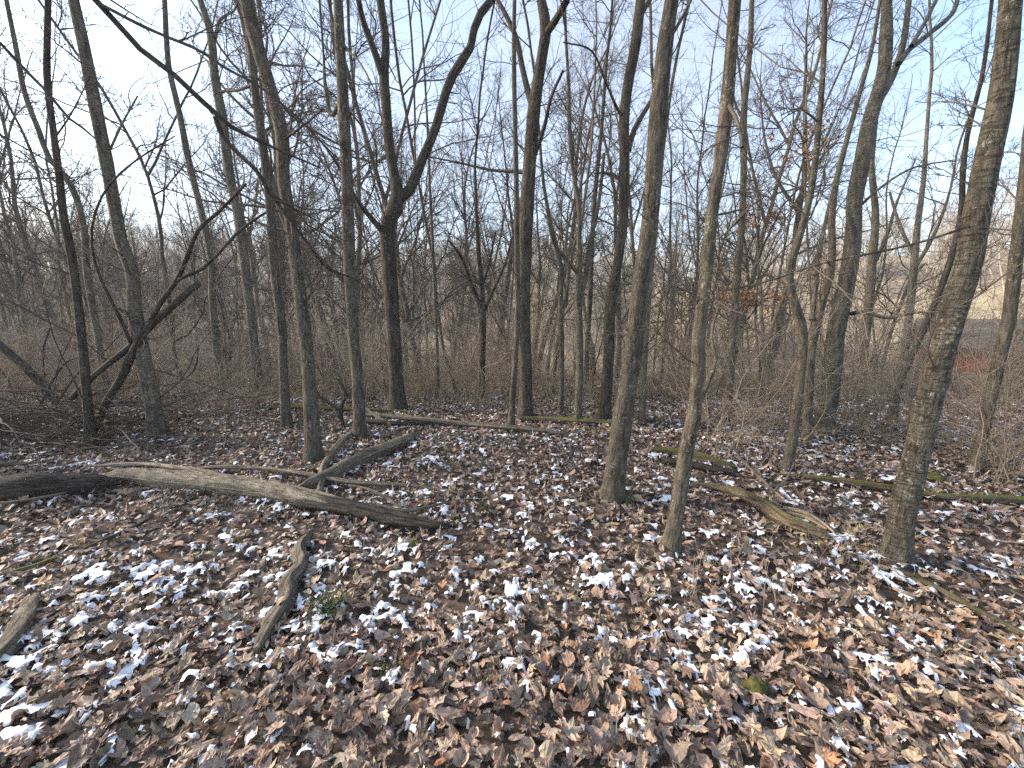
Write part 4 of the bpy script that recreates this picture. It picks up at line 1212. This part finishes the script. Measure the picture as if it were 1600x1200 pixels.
leafy('leafy_sapling', 'slender sapling with dark brown leaves high against the blue sky', 'sapling', None, 7.6,
      [(1262, 640, 6), (1268, 500, 5), (1262, 380, 4), (1258, 290, 4), (1255, 220, 3), (1262, 170, 2)], [(1242, 215, 32, 16), (1285, 205, 30, 16), (1240, 245, 22, 12)], 200, 0.032, 'brown_leaf', 6, 7)
leafy('leafy_sapling', 'sapling with a few orange brown leaves beside the pale mottled trunk', 'sapling', None, 5.9,
      [(228, 640, 5), (226, 560, 4), (224, 500, 4), (215, 430, 3), (205, 360, 2)], [(228, 470, 16, 30), (215, 420, 14, 20)], 70, 0.030, 'brown_leaf', 7)
leafy('leafy_shrub', 'shrub with sparse yellow green leaves left of the S bent stem', 'shrub', None, 6.6,
      [(1198, 660, 5), (1196, 635, 4), (1194, 612, 3), (1196, 596, 2)], [(1182, 607, 26, 10), (1206, 606, 24, 10), (1196, 622, 26, 8)], 130, 0.026, 'green_leaf', 8)
leafy('leafy_shrub', 'low shrub with a few yellow leaves at the foot of the broken dead trunk', 'shrub', None, 4.3,
      [(168, 690, 4), (166, 672, 3), (163, 658, 2)], [(160, 656, 10, 8), (180, 660, 8, 7)], 18, 0.03, 'green_leaf', 9, 3)

def seedling(label, px, py, h, nst, nleaf, seed, group):
    r_ = np.random.default_rng(seed)
    p = hit(px, py)
    base = np.array([p[0], p[1], float(height(p[0], p[1]))])
    st, fo = MB(), MB()
    pos = np.stack([r_.normal(0, 0.06, nst), r_.normal(0, 0.05, nst), np.zeros(nst)], 1)
    P = grow_paths(pos, np.stack([r_.normal(0, 0.3, nst), r_.normal(0, 0.3, nst), np.ones(nst)], 1), h * r_.uniform(0.6, 1.2, nst), 9, 0.12, 0.0, r_)
    R = np.linspace(1, 0.4, 9)[None] * r_.uniform(0.0014, 0.0028, (nst, 1))
    st.tubes(P, R, 4)
    A, RA, LA = spawn(P, R, np.full(nst, h), 4, 0.2, 1, (0.5, 1.1), (0.2, 0.6), 0.7, 0.0009, 5, 0.16, 0, r_)
    st.tubes(A, RA, 3)
    o = st.build('seedling', M['twig_brush']); o.location = base
    if nleaf:
        ii = r_.integers(0, len(A), nleaf); q, _, _ = at_t(A, RA, ii, r_.uniform(0.3, 1, nleaf))
        add_leaves(fo, q, 0.014, r_); fo.build('foliage', M['green_leaf'], o)
    tag(o, label, 'seedling', group)
gs = 'wiry seedlings in the litter'
for k, (lab, px, py, h, nst, nl) in enumerate([
        ('wiry seedling clump with tiny green leaves left of the banded trunk foot', 1290, 880, 0.32, 9, 26),
        ('leafy wiry seedling touching the banded trunk foot', 1345, 895, 0.24, 8, 26),
        ('wiry bare seedling below the slender crooked trunk', 1090, 935, 0.28, 6, 0),
        ('spindly seedling right of the slender crooked trunk', 1140, 900, 0.26, 5, 0),
        ('bare seedling left of the banded trunk, in the lower right litter', 1215, 945, 0.30, 6, 0),
        ('wiry seedling with green leaves in front of the long pale log', 330, 808, 0.22, 8, 30),
        ('bare wiry seedling rising in front of the pale log near its thin end', 255, 812, 0.30, 7, 0),
        ('bare thin seedling between the straight grey and slender crooked trunks', 985, 775, 0.30, 2, 0),
        ('single dry stalk left of the straight grey trunk', 928, 740, 0.28, 1, 0),
        ('low thin seedling behind the flat mossy slab', 1130, 712, 0.6, 6, 0),
        ('tall wispy seedling left of the S bent stem foot', 1175, 745, 0.7, 5, 0),
        ('tall wispy seedling right of the banded trunk', 1535, 820, 0.8, 4, 0)]):
    seedling(lab, px, py, h, nst, nl, 60 + k, gs)

# heap of thin dead sticks at the left border
r_ = np.random.default_rng(140)
n = 280
c0 = hit(75, 685)
pos = np.stack([c0[0] + r_.normal(0, 0.8, n), c0[1] + r_.normal(0, 0.35, n), np.zeros(n)], 1)
pos[:, 2] = height(pos[:, 0], pos[:, 1]) + 0.05 + np.abs(r_.normal(0, 0.2, n))
P = grow_paths(pos, np.stack([r_.normal(0, 1, n), r_.normal(0, 0.45, n), np.abs(r_.normal(0, 0.22, n))], 1), r_.uniform(0.5, 1.8, n), 9, 0.10, -0.02, r_)
P[:, :, 2] = np.maximum(P[:, :, 2], height(P[:, :, 0], P[:, :, 1]) + 0.03)
R = np.linspace(1, 0.35, 9)[None] * r_.uniform(0.003, 0.013, (n, 1))
b = MB(); b.tubes(P, R, 5)
A, RA, LA = spawn(P, R, np.full(n, 1.0), 4, 0.2, 1, (0.4, 1.0), (0.2, 0.5), 0.6, 0.0015, 6, 0.15, 0.0, r_)
b.tubes(A, RA, 3)
o = b.build('brushwood', M['twig'])
tag(o, 'heap of thin dead sticks on the ground at the left border', 'brushwood', None, 'stuff')

# ------------------------------------------------------------------ red shed down the slope at the right
root = empty('shed', (34.0, 25.3, -3.3), RAD(-40))
def boxm(x0, x1, y0, y1, z0, z1):
    v = [(x0, y0, z0), (x1, y0, z0), (x1, y1, z0), (x0, y1, z0), (x0, y0, z1), (x1, y0, z1), (x1, y1, z1), (x0, y1, z1)]
    return v, [np.array([(0, 3, 2, 1), (4, 5, 6, 7), (0, 1, 5, 4), (1, 2, 6, 5), (2, 3, 7, 6), (3, 0, 4, 7)])]
b = MB(); b.add(*boxm(-5, 5, -3, 3, -0.5, 2.55))
for sx in (-5, 5):
    b.add([(sx, -3, 2.55), (sx, 3, 2.55), (sx, 0, 4.1)], [np.array([(0, 1, 2)])])
b.build('wall', M['red_paint'], root, False)
for k in range(33):
    b = MB(); xx = -5 + k * 0.31; b.add(*boxm(xx, xx + 0.29, -3.03, -3.003, -0.45, 2.52)); b.build('plank', M['red_paint'], root, False)
for sg in (-1, 1):
    b = MB()
    v = [(-5.4, sg * 3.5, 2.32), (5.4, sg * 3.5, 2.32), (5.4, 0, 4.15), (-5.4, 0, 4.15)]
    v += [(x, y, z + 0.12) for x, y, z in v]
    b.add(v, [np.array([(0, 1, 2, 3), (4, 5, 6, 7), (0, 1, 5, 4), (1, 2, 6, 5), (2, 3, 7, 6), (3, 0, 4, 7)])])
    b.build('roof', M['shingle'], root, False)
b = MB(); b.add(*boxm(-5.4, 5.4, -3.56, -3.51, 2.22, 2.46)); b.build('fascia', M['fascia'], root, False)
tag(root, 'red shed with a grey roof half hidden by brush at the right border', 'shed')

# far woods on the slopes
FAR = bpy.data.collections.new('far_tree_sources')
for k in range(5):
    tk, cr = tree_variant(40 + k, 14 + k, 0.13, 20, 6, 4, 0.15, 0.05, 1)
    tk.v += cr.v; tk.co += cr.co; tk.col += cr.col; tk.f += [f + tk.n for f in cr.f]; tk.n += cr.n
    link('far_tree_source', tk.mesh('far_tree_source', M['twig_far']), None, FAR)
fr = np.random.default_rng(93)
n = 1500
dd = np.sqrt(fr.uniform(44 ** 2, 210 ** 2, n)); az = fr.uniform(-1.05, 1.05, n)
kp = fr.random(n) > 0.35 * smooth(0.0, 0.35, az)
dd, az = dd[kp], az[kp]; n = len(dd)
x, y = dd * np.sin(az), dd * np.cos(az)
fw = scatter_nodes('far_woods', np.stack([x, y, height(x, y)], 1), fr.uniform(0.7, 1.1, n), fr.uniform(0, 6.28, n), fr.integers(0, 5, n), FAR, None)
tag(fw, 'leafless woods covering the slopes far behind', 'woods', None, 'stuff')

# ------------------------------------------------------------------ faint winter haze
HAZE = 0.0016
if HAZE:
    bx_ = MB()
    X0, X1, Y0, Y1, Z0, Z1 = -400.0, 400.0, -60.0, 400.0, -14.0, 45.0
    bx_.add([(X0, Y0, Z0), (X1, Y0, Z0), (X1, Y1, Z0), (X0, Y1, Z0), (X0, Y0, Z1), (X1, Y0, Z1), (X1, Y1, Z1), (X0, Y1, Z1)],
            [np.array([(0, 3, 2, 1), (4, 5, 6, 7), (0, 1, 5, 4), (1, 2, 6, 5), (2, 3, 7, 6), (3, 0, 4, 7)])])
    hm = bpy.data.materials.new('haze'); hm.use_nodes = True
    hm.node_tree.nodes.clear()
    ho = hm.node_tree.nodes.new('ShaderNodeOutputMaterial')
    hv = hm.node_tree.nodes.new('ShaderNodeVolumePrincipled')
    hv.inputs['Color'].default_value = (0.93, 0.95, 1.0, 1)
    hv.inputs['Density'].default_value = HAZE
    hm.node_tree.links.new(hv.outputs[0], ho.inputs['Volume'])
    hz = bx_.build('haze', hm)
    tag(hz, 'thin pale winter haze in the air between the trees', 'haze', None, 'stuff')
